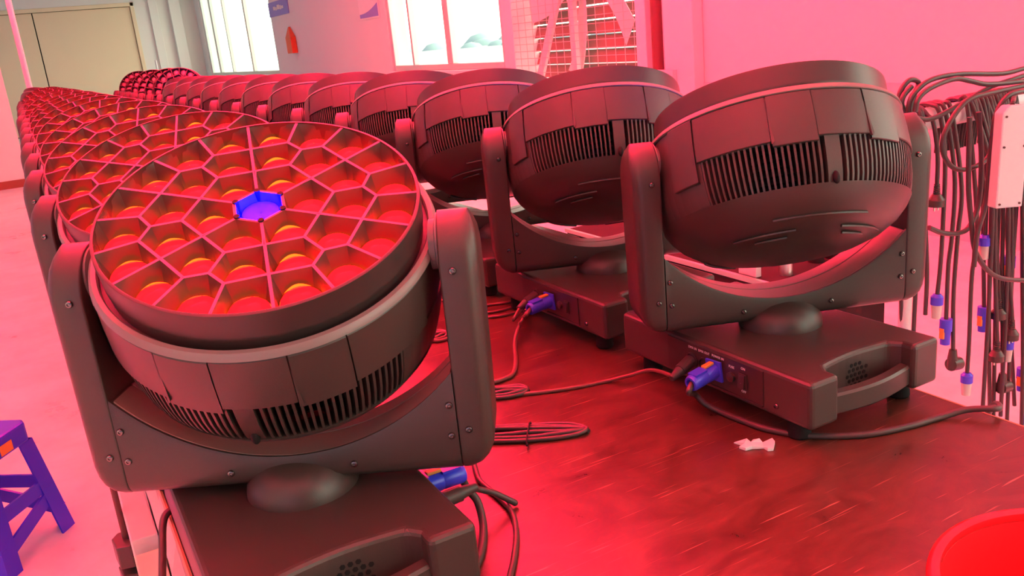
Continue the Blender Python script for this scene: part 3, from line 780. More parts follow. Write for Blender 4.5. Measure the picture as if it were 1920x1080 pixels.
Rloc = [axis(*r_) for r_ in RIGHT]; Lloc = [axis(*r_) for r_ in LEFT]
def rp(k, y, z, off=0.005): return Vector((Rloc[k][0] - 0.029 + PX - off, Rloc[k][1] - 0.010 + y, TZ + z))
def lp(k, y, z, off=0.005): return Vector((Lloc[k][0] - 0.016 - PX + off, Lloc[k][1] - 0.010 - y, TZ + z))
V = Vector
# power cable of the nearest right light, running over the near table edge
p0 = rp(0, -0.030, 0.068); d0 = V((-1, -0.10, -0.12))
e0 = p0 + d0.normalized() * 0.050
pts = [e0, e0 + V((-.012, -.006, -.010)), tz(1302, 738, dz=.026), tz(1322, 757, dz=.010)] + [tz(*q) for q in ((1350, 772), (1390, 788), (1440, 805), (1520, 817), (1620, 815), (1700, 800), (1760, 783))] + [tz(1815, 768, dz=.006)]
pe = V(tz(1880, 772, dz=.004)); pts += [(TX1 + 0.004, pe.y + 0.005, TZ + 0.012), (TX1 + 0.06, pe.y + .05, TZ - 0.02), (TX1 + 0.12, pe.y + .12, TZ - 0.16), (TX1 + .13, pe.y + .16, TZ - .42), (TX1 + .14, pe.y + .2, 0.10)]
c = cable('power_cable', pts, 0.0046, 'black power cable with blue plug in the nearest right-row light, trailing over the table edge')
blue_plug(p0, d0, c)
p0 = rp(0, 0.026, 0.067); d0 = V((-1, -0.25, -0.28)); e0 = p0 + d0.normalized() * 0.045
c = cable('data_cable', [e0, tz(1222, 694, dz=.030), tz(1180, 704, dz=.012)] + [tz(*q, r=.0032) for q in ((1135, 715), (1080, 726), (1000, 737), (930, 741), (880, 745))], 0.0033,
          'thin reddish data cable plugged into the nearest right-row light, running left across the table', 'rubberred')
data_plug(p0, d0, c)
# second right light
p0 = rp(1, -0.030, 0.068); d0 = V((-1, -0.12, -0.08)); e0 = p0 + d0.normalized() * 0.050
c = cable('power_cable', [e0, e0 + V((-.016, -.01, -.006)), tz(978, 600, dz=.03), tz(968, 628, dz=.008)] + [tz(*q) for q in ((965, 650), (967, 675), (962, 700), (940, 712), (900, 722), (860, 735))], 0.0042,
          'black power cable with blue plug in the second right-row light, looping down to the table', 'rubberred')
blue_plug(p0, d0, c)
for j, (y, q) in enumerate(((0.026, ((980, 572), (940, 582), (890, 590), (850, 598))), (-0.003, ((985, 584), (940, 592), (900, 597), (855, 606))))):
    p0 = rp(1, y, 0.067); d0 = V((-1, -0.2, -0.3)); e0 = p0 + d0.normalized() * 0.045
    c = cable('data_cable', [e0, e0 + V((-.025, -.01, -.02))] + [tz(*w_, r=.0032) for w_ in q], 0.0033,
              ('upper' if j == 0 else 'lower') + ' of two thin data cables leaving the second right-row light towards the left', 'rubberred')
    data_plug(p0, d0, c)
# nearest left light
p0 = lp(0, 0.052, 0.070); d0 = V((1, 0.0, 0.0)); e0 = p0 + d0.normalized() * 0.050
c = cable('power_cable', [e0, tz(876, 916, dz=.042), tz(895, 940, dz=.022), tz(906, 985, dz=.003), tz(903, 1030), tz(890, 1062), tz(860, 1075)], 0.0050,
          'thick black power cable with blue plug in the nearest left-row light')
blue_plug(p0, d0, c)
p0 = lp(0, 0.092, 0.066); d0 = V((1, 0.0, 0.05)); e0 = p0 + d0.normalized() * 0.045
c = cable('data_cable', [e0, tz(893, 917, dz=.036), tz(925, 924, dz=.024), tz(962, 941, dz=.004), tz(965, 943)], 0.0042, 'short black cable with thick end lying right of the nearest left-row base')
data_plug(p0, d0, c)
cable('loose_cable', [tz(*q) for q in ((885, 850), (893, 885), (903, 905), (935, 932), (960, 962), (968, 1000), (964, 1045), (955, 1085))], 0.0038, 'dark loose cable curving over the pink table sheen towards the bottom edge')
# coils
def coil(cen, ax, ay, n, r, label, m='rubber', tie=None, tail=None):
    pts = []
    for i in range(n * 14 + 1):
        a = 2 * pi * i / 14; k = 1 - 0.045 * (i / 14) / max(n - 1, 1) + 0.012 * sin(i * 0.9); k2 = 1 - 0.80 * (i / 14) / n; pts.append(V(cen) + V(ax) * (cos(a) * k) + V(ay) * (sin(a) * k2) + V((0, 0, r + 0.0012 * (i / 14) + 0.003 * max(0, sin(a * 2 + i * .11)) ** 2)))
    if tail: pts += [V(t_) for t_ in tail]
    bm = bmesh.new(); tube(bm, pts, r, 8, 4)
    o = tag(finish('coiled_cable', bm, M[m], smooth=True, ang=80), label, 'cable')
    if tie is not None:
        bm = bmesh.new(); tc_ = V(tie)
        rr = [tc_ + V((0, 0, 0.008)) + V(ay).normalized() * (V(ay).length * 1.15 * cos(a)) + V((0, 0, 0.0072 * sin(a))) for a in [2 * pi * i / 24 for i in range(25)]]
        tube(bm, rr, 0.0013, 6, 0); finish('cable_tie', bm, M['dark'], o, smooth=True)
    return o
A, B = onz(850, 822, TZ), onz(1104, 812, TZ); ax = (B - A) / 2
coil((A + B) / 2, ax, V((-ax.y, ax.x, 0)).normalized() * 0.031, 3, 0.0034, 'flat bundle of black cable tied in the middle, lying right of the nearest yoke', tie=onz(992, 822, TZ))
A, B = onz(890, 744, TZ), onz(991, 736, TZ); ax = (B - A) / 2
coil((A + B) / 2, ax, V((-ax.y, ax.x, 0)).normalized() * 0.027, 3, 0.0034, 'small oval coil of cable behind the tied bundle')
A, B = onz(800, 640, TZ), onz(842, 628, TZ); ax = (B - A) / 2
coil((A + B) / 2, ax, V((-ax.y, ax.x, 0)).normalized() * 0.035, 3, 0.0032, 'reddish coil of cable glimpsed between head and arm of the nearest left light', 'rubberred')
cable('loose_cable', [tz(*q, r=.0032) for q in ((820, 560), (870, 575), (930, 570), (985, 562), (1010, 560))], 0.0032, 'thin cable lying behind the nearest left arm', 'rubberred')
# black cable hanging at the left table edge
cable('hanging_cable', [(TX0 + 0.02, 1.16, TZ + 0.006), (TX0 - 0.008, 1.15, TZ + 0.008), (TX0 - 0.024, 1.10, TZ - 0.02), (TX0 - 0.045, 1.02, TZ - 0.08), (TX0 - 0.055, 0.97, TZ - 0.18), (TX0 - 0.05, 0.95, TZ - 0.34), (TX0 - .03, .95, TZ - .6), (TX0 - .02, .95, TZ - .742)], 0.0052,
      'black cable hanging over the left table edge beside the nearest base')
# torn white paper
P = [onz(u, v, TZ) for u, v in ((1376, 832), (1400, 829), (1408, 834), (1412, 829), (1424, 829), (1430, 832), (1448, 828), (1453, 833), (1450, 846), (1440, 847), (1432, 842), (1410, 843), (1398, 846), (1386, 842), (1396, 838))]
bm = bmesh.new(); bot = [bm.verts.new((p.x, p.y, TZ + 0.0006)) for p in P]; top = [bm.verts.new((p.x, p.y, TZ + 0.0022 + 0.004 * abs(sin(i * 1.9)))) for i, p in enumerate(P)]
for i in range(len(P)): j = (i + 1) % len(P); bm.faces.new((bot[i], bot[j], top[j], top[i]))
bmesh.ops.triangulate(bm, faces=[bm.faces.new(top), bm.faces.new(bot[::-1])])
tag(finish('paper_scrap', bm, M['paper']), 'torn crumpled white scrap of paper on the table', 'paper')

# red bucket in the near right corner
bk = empty('bucket', (0.656, 0.297, TZ)); tag(bk, 'round bright red plastic bucket in the bottom right corner of the table', 'bucket')
bm = bmesh.new()
lathe(bm, [(0.0005, 0.0), (0.098, 0.0), (0.101, 0.003), (0.1225, 0.112), (0.1185, 0.112), (0.0985, 0.006), (0.0005, 0.006)], 72)
finish('body', bm, M['redplastic'], bk, smooth=True)
bm = bmesh.new(); lathe(bm, [(0.1225, 0.108), (0.1290, 0.109), (0.1298, 0.115), (0.1285, 0.1195), (0.1250, 0.1205), (0.1190, 0.1195), (0.1180, 0.114), (0.1225, 0.108)], 72)
finish('rim', bm, M['redplastic'], bk, smooth=True, ang=60)

# ------------------------------------------------------------------ blue plastic stool on the floor
st = empty('plastic_stool', (-0.35, 2.77, 0), radians(53.3)); tag(st, 'blue plastic stool with cross-braced sides on the floor left of the table', 'stool')
hb, ht, hz = 0.150, 0.108, 0.375
def leg_pt(sx_, sy_, z): k = hb + (ht - hb) * z / hz; return V((sx_ * k, sy_ * k, z))
bm = bmesh.new()
prism(bm, [(0.118 * cx, 0.118 * cy) for cx, cy in ((-.82, -1), (.82, -1), (1, -.82), (1, .82), (.82, 1), (-.82, 1), (-1, .82), (-1, -.82))], hz - 0.062, hz)
finish('seat', bm, M['stoolblue'], st, bevel=0.008)
for sx_ in (-1, 1):
    for sy_ in (-1, 1):
        bm = bmesh.new(); rings = []
        for z in (0, 0.004, 0.2, hz - 0.060):
            p = leg_pt(sx_, sy_, z); w = 0.055 if z > 0.01 else 0.057
            rings.append([(p.x, p.y, z), (p.x - sx_ * w, p.y, z), (p.x - sx_ * w, p.y - sy_ * 0.006, z), (p.x - sx_ * 0.006, p.y - sy_ * 0.006, z), (p.x - sx_ * .006, p.y - sy_ * w, z), (p.x, p.y - sy_ * w, z)])
        loft(bm, rings, cap=False)
        bm.faces.new([v for v in bm.verts if abs(v.co.z) < 1e-6][:6])
        finish('leg', bm, M['stoolblue'], st, smooth=False)
for k in range(4):
    R_ = Matrix.Rotation(k * pi / 2, 3, 'Z'); bm = bmesh.new()
    def bar(a, b, w, t_=0.008):
        a, b = V(a), V(b); d_ = (b - a).normalized(); nrm = V((0, -1, 0)); side = d_.cross(nrm).normalized()
        loft(bm, [[R_ @ (q + side * sw * w / 2 + nrm * tw * t_ / 2) for sw, tw in ((-1, -1), (1, -1), (1, 1), (-1, 1))] for q in (a, b)])
    za = 0.165; pa, pb = leg_pt(-1, -1, za), leg_pt(1, -1, za)
    bar(pa + V((.006, .006, 0)), pb + V((-.006, .006, 0)), 0.042)
    pc, pd = leg_pt(-1, -1, 0.06), leg_pt(1, -1, za - .03)
    bar(pc + V((.006, .006, 0)), pd + V((-.006, .006, 0)), 0.042)
    finish('side_brace', bm, M['stoolblue'], st)
bm = bmesh.new(); loft(bm, [[(x, -0.1195, z) for x, z in ((-0.020, hz - .054), (0.030, hz - .054), (0.030, hz - .024), (-0.020, hz - .024))], [(x, -0.1185, z) for x, z in ((-0.020, hz - .054), (0.030, hz - .054), (0.030, hz - .024), (-0.020, hz - .024))]])
finish('price_sticker', bm, M['orange'], st)

# ------------------------------------------------------------------ things under the left table edge
o = empty('upright_rod_stand', (-0.008, 1.63, 0)); tag(o, 'thin dark upright rod with black plastic clamps beside the left table edge', 'stand')
bm = bmesh.new(); cyl(bm, (0, 0, 0.012), (0, 0, 0.73), 0.0055, 14); finish('rod', bm, M['rust'], o, smooth=True)
bm = bmesh.new(); lathe(bm, [(0.0005, 0), (0.055, 0), (0.055, 0.008), (0.0005, 0.014)], 32); finish('foot_plate', bm, M['black2'], o, smooth=True)
for z in (0.475, 0.415):
    bm = bmesh.new()
    prism(bm, [(-0.020, -0.030), (0.004, -0.038), (0.016, -0.030), (0.016, -0.008), (0.004, -0.008), (0.004, 0.008), (0.018, 0.010), (0.016, 0.026), (-0.012, 0.030), (-0.024, 0.012)], z - 0.022, z + 0.024)
    finish('clamp', bm, M['black'], o, bevel=0.003)
def boxobj(name, dims, m, label, cat, bevel=0.003, **k):
    bm = bmesh.new(); box(bm, *dims); return tag(finish(name, bm, m, bevel=bevel), label, cat, **k)
boxobj('foam_board', (-0.002, 0.043, 1.50, 1.74, 0, 0.555), M['white'], 'smooth pinkish board standing on edge under the left table side', 'board')
boxobj('cream_board', (-0.002, 0.043, 1.18, 1.485, 0, 0.535), M['card'], 'pale yellow board end standing nearer than the pinkish board', 'board')
bm = bmesh.new(); box(bm, 0.046, 0.110, 1.05, 1.80, 0, 0.56)
for _ in range(3): bmesh.ops.subdivide_edges(bm, edges=[e_ for e_ in bm.edges if e_.calc_length() > 0.03], cuts=1, use_grid_fill=True)
for v in bm.verts:
    if v.co.z > 0.02: v.co.x += random.uniform(-.002, .002); v.co.z += random.uniform(-.004, .004)
tag(finish('styrofoam_slab', bm, M['foam']), 'rough crumbling styrofoam slab glowing red under the table edge', 'foam')

# ------------------------------------------------------------------ cable rack at the right
rk = empty('pipe_rack', (1.95, 1.2, 0)); tag(rk, 'pipe rack beside the table with cables draped over its top rail', 'rack')
I_ = Matrix.Translation((-1.95, -1.2, 0))
RZ = 0.425 + ZO
bm = bmesh.new(); cyl(bm, (1.60, 1.2, RZ), (2.34, 1.2, RZ), 0.024, 24); finish('rail', bm, M['pipe'], rk, I_, smooth=True)
for x in (1.615, 2.32):
    bm = bmesh.new(); cyl(bm, (x, 1.2, 0.02), (x, 1.2, RZ - .02), 0.014, 20); finish('post', bm, M['pipe'], rk, I_, smooth=True)
    bm = bmesh.new(); cyl(bm, (x, 0.98, 0.021), (x, 1.42, 0.021), 0.020, 20); finish('foot_bar', bm, M['pipe'], rk, I_, smooth=True)
def clear_plug(p, parent, d=V((0, 0, -1)), s=1.0):
    p = V(p)
    bm = bmesh.new(); cyl(bm, p, p + d * .018 * s, 0.0135 * s, 16); cyl(bm, p - d * .006, p, 0.008, 12, 0.0130 * s); finish('collar', bm, M['blueplug'], parent, smooth=True, ang=30)
    bm = bmesh.new(); cyl(bm, p + d * .0185 * s, p + d * .050 * s, 0.0115 * s, 16, 0.0095 * s); finish('connector', bm, M['clear'], parent, smooth=True, ang=30)
def blue_end(p, parent, d=V((0, 0, -1))):
    p = V(p)
    bm = bmesh.new(); cyl(bm, p, p + d * .028, 0.0135, 16); cyl(bm, p + d * .028, p + d * .060, 0.0115, 16, 0.0105); o_ = finish('power_plug', bm, M['blueplug'], parent, smooth=True, ang=30)
    q = p + d * .022 + V((-.012, 0, 0)); bm = bmesh.new(); box(bm, q.x - .003, q.x + .002, q.y - .005, q.y + .005, q.z - .022, q.z + .002); finish('latch', bm, M['orange'], o_)
def mains_end(p, parent, angled=False):
    p = V(p); bm = bmesh.new()
    if not angled:
        for i in range(5): cyl(bm, p - V((0, 0, i * .0045)), p - V((0, 0, i * .0045 + .003)), 0.006 + .0004 * i, 12)
        cyl(bm, p - V((0, 0, .0)), p - V((0, 0, .024)), 0.0045, 12)
        cyl(bm, p - V((0, 0, .022)), p - V((0, 0, .034)), 0.009, 16, 0.017); cyl(bm, p - V((0, 0, .034)), p - V((0, 0, .048)), 0.017, 16)
        finish('mains_plug', bm, M['black'], parent, smooth=True, ang=30)
        bm = bmesh.new()
        for dx_ in (-.006, .006): cyl(bm, p + V((dx_, 0, -.048)), p + V((dx_, 0, -.058)), 0.002, 8)
        finish('pin', bm, M['steel'], parent)
    else:
        cyl(bm, p, p - V((0, 0, .022)), 0.008, 14, 0.011); cyl(bm, p - V((0, 0, .02)), p - V((0, 0, .046)), 0.011, 14)
        cyl(bm, p + V((-.006, 0, -.036)), p + V((0.024, 0, -.040)), 0.015, 18); finish('mains_plug', bm, M['black'], parent, smooth=True, ang=30)
def yy(pts, y, y2=None): 
    n = len(pts); return [ony(u, v, y if y2 is None else y + (y2 - y) * i / (n - 1)) for i, (u, v) in enumerate(pts)]
def hang(pts, y, end, label, r=0.0048, group=None):
    first = ony(*pts[0], y)
    over = [(first.x + .01, 1.245, RZ - 0.09), (first.x + .008, 1.238, RZ - 0.03), (first.x + .004, 1.222, RZ + 0.024), (first.x, 1.19, RZ + 0.030), (first.x, 1.168, RZ + 0.012)]
    P_ = over + [tuple(q) for q in yy(pts[1:], y)]
    c_ = cable('hanging_cable', P_, r, label, group=group); e_ = V(P_[-1])
    if end == 'clear': clear_plug(e_, c_)
    elif end == 'blue': blue_end(e_, c_)
    elif end == 'mains': mains_end(e_, c_)
    elif end == 'angled': mains_end(e_, c_, True)
    return c_
hang([(1748, 190), (1750, 230), (1758, 290), (1757, 345)], 1.16, 'mains', 'hanging black cable ending in a round black mains plug high beside the right arm')
hang([(1770, 190), (1772, 300), (1768, 420), (1763, 500), (1757, 556)], 1.16, 'clear', 'hanging cable ending in a pale connector with blue collar, level with the base top')
hang([(1785, 190), (1790, 330), (1785, 440), (1778, 500), (1774, 598)], 1.155, 'blue', 'hanging cable ending in a blue plug with orange latch right of the base')
hang([(1800, 190), (1803, 350), (1796, 440), (1788, 550), (1787, 655)], 1.15, 'angled', 'hanging cable ending in an angled black mains plug above the table edge')
hang([(1830, 190), (1832, 420), (1822, 520), (1817, 640), (1813, 703)], 1.15, 'clear', 'longest free-hanging cable, its pale connector with blue collar just above the table edge')
hang([(1712, 190), (1718, 300), (1722, 420), (1716, 560), (1712, 640)], 1.19, None, 'black cable hanging behind the right arm of the nearest right light')
hang([(1700, 190), (1690, 300), (1690, 560), (1692, 615)], 1.20, 'blue', 'cable with blue plug glimpsed between yoke and base of the nearest right light')
hang([(1725, 190), (1732, 350), (1738, 500), (1735, 590)], 1.175, None, 'thin black cable hanging just right of the yoke corner')
ORD = ['first', 'second', 'third', 'fourth', 'fifth', 'sixth', 'seventh', 'eighth', 'ninth', 'tenth', 'eleventh', 'twelfth', 'thirteenth', 'fourteenth', 'fifteenth', 'sixteenth', 'seventeenth', 'eighteenth']
ENDS = {'blue': 'blue plug', 'clear': 'pale connector', None: 'no plug', 'mains': 'round plug', 'angled': 'angled plug'}
for j, (u0, ue, ve, end) in enumerate(sorted(((1842, 1845, 575, 'blue'), (1850, 1847, 445, 'clear'), (1856, 1843, 760, None), (1862, 1856, 800, None), (1868, 1870, 640, 'mains'), (1874, 1862, 820, None), (1880, 1880, 700, 'angled'), (1886, 1893, 480, 'blue'),
                                      (1892, 1886, 840, None), (1898, 1902, 760, None), (1904, 1890, 640, 'clear'), (1910, 1915, 820, None), (1916, 1918, 690, 'blue'), (1922, 1922, 840, None), (1928, 1925, 780, 'clear'), (1866, 1874, 560, 'mains'), (1895, 1898, 600, 'mains'), (1884, 1876, 780, None)))):
    bow = random.uniform(-8, 8); y = 1.155 - 0.012 * (j % 3)
    hang([(u0, 190), (u0 + bow * .6, 330), ((u0 + ue) / 2 + bow, 190 + (ve - 190) * .62), (ue, ve)], y, end,
         '%s strand from the left in the dense tangle below the white power strip, %s' % (ORD[j], ENDS[end]), group='cables in the dense tangle at the right edge')
loops = [([(1686, 222), (1684, 195), (1690, 168), (1706, 150), (1722, 155), (1715, 175), (1706, 205), (1703, 250), (1706, 275)], 'leftmost loop of cable bent over the rack end'),
         ([(1709, 162), (1694, 180), (1692, 200), (1712, 218), (1745, 223), (1798, 197), (1856, 164), (1925, 140)], 'cable sweeping from the rack end up to the right image edge'),
         ([(1708, 225), (1704, 200), (1714, 175), (1745, 150), (1800, 139), (1878, 138), (1925, 127)], 'topmost cable arching over the rack rail'),
         ([(1716, 210), (1722, 185), (1745, 165), (1790, 148), (1820, 152), (1855, 158), (1925, 152)], 'cable arching just below the topmost one'),
         ([(1925, 160), (1870, 172), (1814, 189), (1778, 235), (1767, 278), (1784, 312), (1814, 317), (1850, 298), (1875, 250), (1905, 190)], 'large teardrop loop of cable hanging from the rail'),
         ([(1742, 427), (1768, 437), (1798, 437), (1818, 424), (1835, 380), (1840, 300), (1835, 210)], 'cable sagging sideways across the hanging strands'),
         ([(1818, 220), (1816, 350), (1822, 420), (1828, 468), (1850, 505), (1879, 522), (1925, 526)], 'wide loop of cable curving round the tangle below the power strip'),
         ([(1925, 170), (1890, 180), (1868, 215), (1858, 280), (1848, 380), (1832, 440), (1826, 500)], 'cable dropping left of the white power strip')]
for j, (pts, lab) in enumerate(loops):
    bm = bmesh.new(); y = 1.10 - 0.012 * j
    tube(bm, yy(pts, y), 0.0050, 8, 8); tag(finish('looped_cable', bm, M['rubber'], smooth=True, ang=80), lab, 'cable')
# power strip
ps = empty('power_strip', tuple(ony(1888, 295, 0.985))); tag(ps, 'white power strip hanging upright among the cables at the right edge', 'power strip')
q0, q1 = ony(1898, 196, 0.985), ony(1882, 387, 0.985); upv = (q0 - q1).normalized(); rtv = V((0.90, -0.43, 0)).normalized(); rtv = (rtv - upv * rtv.dot(upv)).normalized(); nv = upv.cross(rtv)
L2 = (q0 - q1).length / 2; mid = (q0 + q1) / 2; mwp = Matrix.Translation(-ps.location) @ Matrix(((rtv.x, upv.x, -nv.x, mid.x), (rtv.y, upv.y, -nv.y, mid.y), (rtv.z, upv.z, -nv.z, mid.z), (0, 0, 0, 1)))
w = 0.0265
bm = bmesh.new(); prism(bm, [(-w, -L2), (w, -L2), (w, L2 - .014), (w - .012, L2), (-w + .012, L2), (-w, L2 - .014)], -0.012, 0.016)
finish('housing', bm, M['white'], ps, mwp, bevel=0.003)
for sx_ in (-1, 1):
    for yv in (-L2 + .008, 0.02, L2 - .020):
        bm = bmesh.new(); zc = -0.0125 if (mwp.to_3x3() @ V((0, 0, 1))).dot(FW) > 0 else 0.0165
        cyl(bm, (sx_ * (w - .007), yv, zc - .0012), (sx_ * (w - .007), yv, zc + .0012), 0.0022, 10); finish('screw', bm, M['rust'], ps, mwp)
bm = bmesh.new(); tube(bm, [mwp.inverted() @ (V(p_) - ps.location) for p_ in (q0, ony(1900, 188, 1.0), ony(1903, 176, 1.12), ony(1906, 172, 1.2))], 0.0045, 8, 6); finish('cord', bm, M['rubber'], ps, mwp, smooth=True)

# ------------------------------------------------------------------ low dark case behind the nearest right light
cs = empty('flight_case', (2.05, 2.30, 0)); tag(cs, 'low dark case with bright edging, seen through the nearest right yoke', 'case')
I_ = Matrix.Translation((-2.05, -2.30, 0))
bm = bmesh.new(); box(bm, 1.925, 2.45, 1.90, 3.10, 0, 0.500); finish('body', bm, M['case'], cs, I_, bevel=0.004)
bm = bmesh.new(); box(bm, 1.917, 2.455, 1.892, 1.904, 0.488, 0.503); box(bm, 1.915, 1.930, 1.904, 3.10, 0.488, 0.503); finish('edging', bm, M['steel'], cs, I_)
bt = empty('pipe_bracket', (2.03, 1.95, 0.5005)); tag(bt, 'silver pipe bracket with round bolted flange, seen through the nearest right yoke', 'bracket')
bm = bmesh.new(); cyl(bm, (0, 0, 0), (0, 0, 0.055), 0.021, 24); finish('post', bm, M['steel'], bt, smooth=True, ang=40)
bm = bmesh.new(); n_ = V((-.55, -.8, .1)).normalized(); cyl(bm, V((0, -0.012, .088)) - n_ * .006, V((0, -0.012, .088)) + n_ * .006, 0.040, 28); finish('flange', bm, M['steel'], bt, smooth=True, ang=40)
for i in range(6):
    a = i * pi / 3; u_ = n_.orthogonal().normalized(); w_ = n_.cross(u_); c_ = V((0, -0.012, .088)) + (u_ * cos(a) + w_ * sin(a)) * .032
    bm = bmesh.new(); cyl(bm, c_, c_ + n_ * .013, .0058, 6); finish('bolt', bm, M['steel'], bt)
bm = bmesh.new(); cyl(bm, (0.02, 0.0, 0.088), (0.17, .05, 0.118), 0.017, 20); finish('arm', bm, M['rust'], bt, smooth=True, ang=40)
for i, lab in enumerate(('nearest and lowest', 'second', 'third', 'rearmost')):
    g = empty('capped_can', tuple(onz((1530, 1560, 1590, 1620)[i], (490, 482, 470, 457)[i], 0.5005))); tag(g, 'small dark can with shiny red domed cap, %s of four in a row' % lab, 'can', 'red-capped cans on the dark case')
    bm = bmesh.new(); lathe(bm, [(.0005, 0), (.026, 0), (.026, .060), (.029, .062), (.029, .068), (.0005, .068)], 24); finish('body', bm, M['case'], g, smooth=True)
    bm = bmesh.new(); lathe(bm, [(.025, .0685), (.023, .080), (.014, .090), (.0005, .093)], 24); finish('cap', bm, M['redcap'], g, smooth=True, ang=60)
boxobj('label_block', (1.938, 1.962, 1.99, 2.07, 0.5005, 0.545), M['white'], 'small pale block beside the silver bracket on the dark case', 'block', 0.002)

# ------------------------------------------------------------------ exhaust fan in the window wall
fn = empty('exhaust_fan', (XW, 6.68, 0.75)); tag(fn, 'large square wall exhaust fan with wire guard and sweeping blades', 'fan')
I_ = Matrix.Translation((-XW, -6.68, -0.75))
ya, yb, za, zb = fan[0] + 0.002, fan[1] - 0.002, 0.752, 2.898; xf = XW - 0.05
bm = bmesh.new()
for d_ in ((xf, XW + .25, ya, ya + .13, za, zb), (xf, XW + .25, yb - .16, yb, za, zb), (xf, XW + .25, ya + .13, yb - .16, zb - .1, zb), (xf, XW + .25, ya + .13, yb - .16, za, za + .1)): box(bm, *d_)
finish('frame', bm, M['wall'], fn, I_, bevel=0.008)
bm = bmesh.new()
z = za + .12
while z < zb - .1: box(bm, xf + .012, xf + .017, ya + .13, yb - .16, z, z + 0.005); z += 0.066
y = ya + .17
while y < yb - .16: box(bm, xf + .018, xf + .0215, y, y + 0.005, za + .1, zb - .1); y += 0.13
finish('wire_guard', bm, M['galv'], fn, I_)
zc = (za + zb) / 2; yc = (ya + yb) / 2
bm = bmesh.new(); box(bm, XW + .01, XW + .05, yc - .04, yc + .04, za + .1, zb - .1)
for a, b in (((yc - .75, zb - .12), (yc + .0, zc - .30)), ((yc + .0, zc + .12), (yc + .62, za + .12))):
    dv = V((0, b[0] - a[0], b[1] - a[1])).normalized(); sd = V((0, -dv.z, dv.y)) * .045
    loft(bm, [[V((XW + .0, *q)) + sd, V((XW + .0, *q)) - sd, V((XW + .03, *q)) - sd, V((XW + .03, *q)) + sd] for q in (a, b)])
finish('strut', bm, M['pipe'], fn, I_)
bm = bmesh.new(); cyl(bm, (XW + .06, yc, zc), (XW + .16, yc, zc), 0.13, 24); finish('hub', bm, M['galv'], fn, I_, smooth=True, ang=40)
for k in range(6):
    bm = bmesh.new(); rings = []
    for i in range(9):
        u = i / 8; r_ = 0.12 + 0.80 * u; a = k * pi / 3 + 0.35 + 0.35 * u; hw = 0.07 + 0.06 * u; tw = 0.5 - 0.25 * u
        c_ = V((0, cos(a), sin(a))); t_ = V((0, -sin(a), cos(a)))
        p_ = V((XW + .12, yc, zc)) + c_ * r_; dx_ = t_ * (hw * cos(tw)) + V((hw * sin(tw) * .35, 0, 0)); q_ = V((.003, 0, 0))
        rings.append([p_ - dx_ - q_, p_ + dx_ - q_, p_ + dx_ + q_, p_ - dx_ + q_])
    loft(bm, rings); finish('blade', bm, M['pipe'], fn, I_)
bm = bmesh.new(); z = za + .12
while z < zb - .14:
    loft(bm, [[(XW + .20, y_, z), (XW + .203, y_, z), (XW + .243, y_, z + .115), (XW + .240, y_, z + .115)] for y_ in (ya + .13, yb - .16)]); z += 0.125
finish('shutter', bm, mat('brown_shutter_slats', (0.22, 0.13, 0.11), 0.5, var=0.1), fn, I_)
bm = bmesh.new(); cyl(bm, (XW - .02, fan[0] - 0.10, 0.0), (XW - .02, fan[0] - 0.10, CEIL), 0.045, 20)
tag(finish('wall_pipe', bm, M['rust'], smooth=True, ang=40), 'dark red vertical pipe on the wall right of the exhaust fan', 'pipe')
boxobj('wall_bracket', (XW - .14, XW - .001 - .1, 5.14, 5.36, 0.87, 0.955), M['white'], 'small white bracket at the foot of the dark red wall pipe', 'bracket')

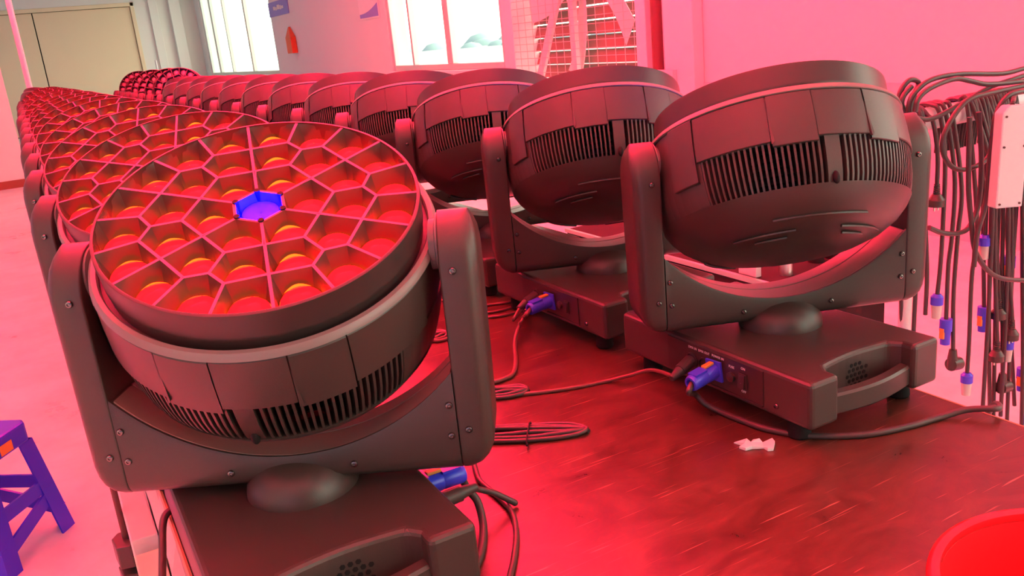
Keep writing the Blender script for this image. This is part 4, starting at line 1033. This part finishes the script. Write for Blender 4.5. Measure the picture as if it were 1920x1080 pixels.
# notices on the wall
def plaque(name, y0, y1, z0, z1, m, label):
    o_ = empty(name, (XW - .002, (y0 + y1) / 2, z0)); tag(o_, label, 'sign')
    I2 = Matrix.Translation((-XW + .002, -(y0 + y1) / 2, -z0))
    bm_ = bmesh.new(); box(bm_, XW - .014, XW - .002, y0, y1, z0, z1); finish('board', bm_, m, o_, I2); return o_, I2
o_, I2 = plaque('wall_sign', 15.45, 16.75, 1.35 + ZO, 1.60 + ZO, M['postblue'], 'small blue-grey sign with pale lettering between the two windows')
bm = bmesh.new()
for q, (a_, b_) in enumerate(((15.75, 15.87), (15.89, 15.98), (16.0, 16.16), (16.18, 16.27), (16.29, 16.42))): box(bm, XW - .016, XW - .0145, a_, b_, 1.455 + ZO - .01 * (q % 2), 1.50 + ZO + .015 * (q % 3))
finish('faded_lettering', bm, M['print'], o_, I2)
o_, I2 = plaque('wall_poster', 11.22, 11.96, 1.03 + ZO, 2.45, M['poster'], 'tall pale poster with a blue wave along its bottom, left of the big window')
bm = bmesh.new(); N = 16
loft(bm, [[(XW - .0165, 11.24 + .70 * i / N, 1.05 + ZO), (XW - .0165, 11.24 + .70 * i / N, 1.10 + ZO + .12 * (1 - i / N) ** 2), (XW - .0145, 11.24 + .70 * i / N, 1.10 + ZO + .12 * (1 - i / N) ** 2), (XW - .0145, 11.24 + .70 * i / N, 1.05 + ZO)] for i in range(N + 1)])
finish('wave_print', bm, M['postblue'], o_, I2)
bm = bmesh.new(); loft(bm, [[(XW - .10, 15.30, .683 + ZO), (XW - .002, 15.30, .683 + ZO), (XW - .002, 15.62, .683 + ZO), (XW - .10, 15.62, .683 + ZO)], [(XW - .10, 15.30, .95 + ZO), (XW - .002, 15.30, .95 + ZO), (XW - .002, 15.62, .95 + ZO), (XW - .10, 15.62, .95 + ZO)], [(XW - .03, 15.55, 1.13 + ZO), (XW - .002, 15.55, 1.13 + ZO), (XW - .002, 15.60, 1.13 + ZO), (XW - .03, 15.60, 1.13 + ZO)]])
tag(finish('red_wall_holder', bm, mat('orange_red_plastic', (0.75, 0.08, 0.02), 0.4, var=0.1), bevel=0.01), 'narrow orange-red holder with pointed top on the wall below the blue sign', 'holder')
bm = bmesh.new(); cyl(bm, (0.108, 10.2, 0), (0.108, 10.2, CEIL), 0.028, 20); tag(finish('white_pole', bm, M['pipe'], smooth=True, ang=40), 'white vertical pole rising behind the far end of the left row', 'pole')
p_ = ony(297, 140, 20.0); bm = bmesh.new(); cyl(bm, (p_.x, 20, 0), (p_.x, 20, ony(293, 113, 20.0).z), 0.02, 12); tag(finish('thin_white_tube', bm, M['pipe'], smooth=True), 'thin white tube standing near the far corner', 'tube')
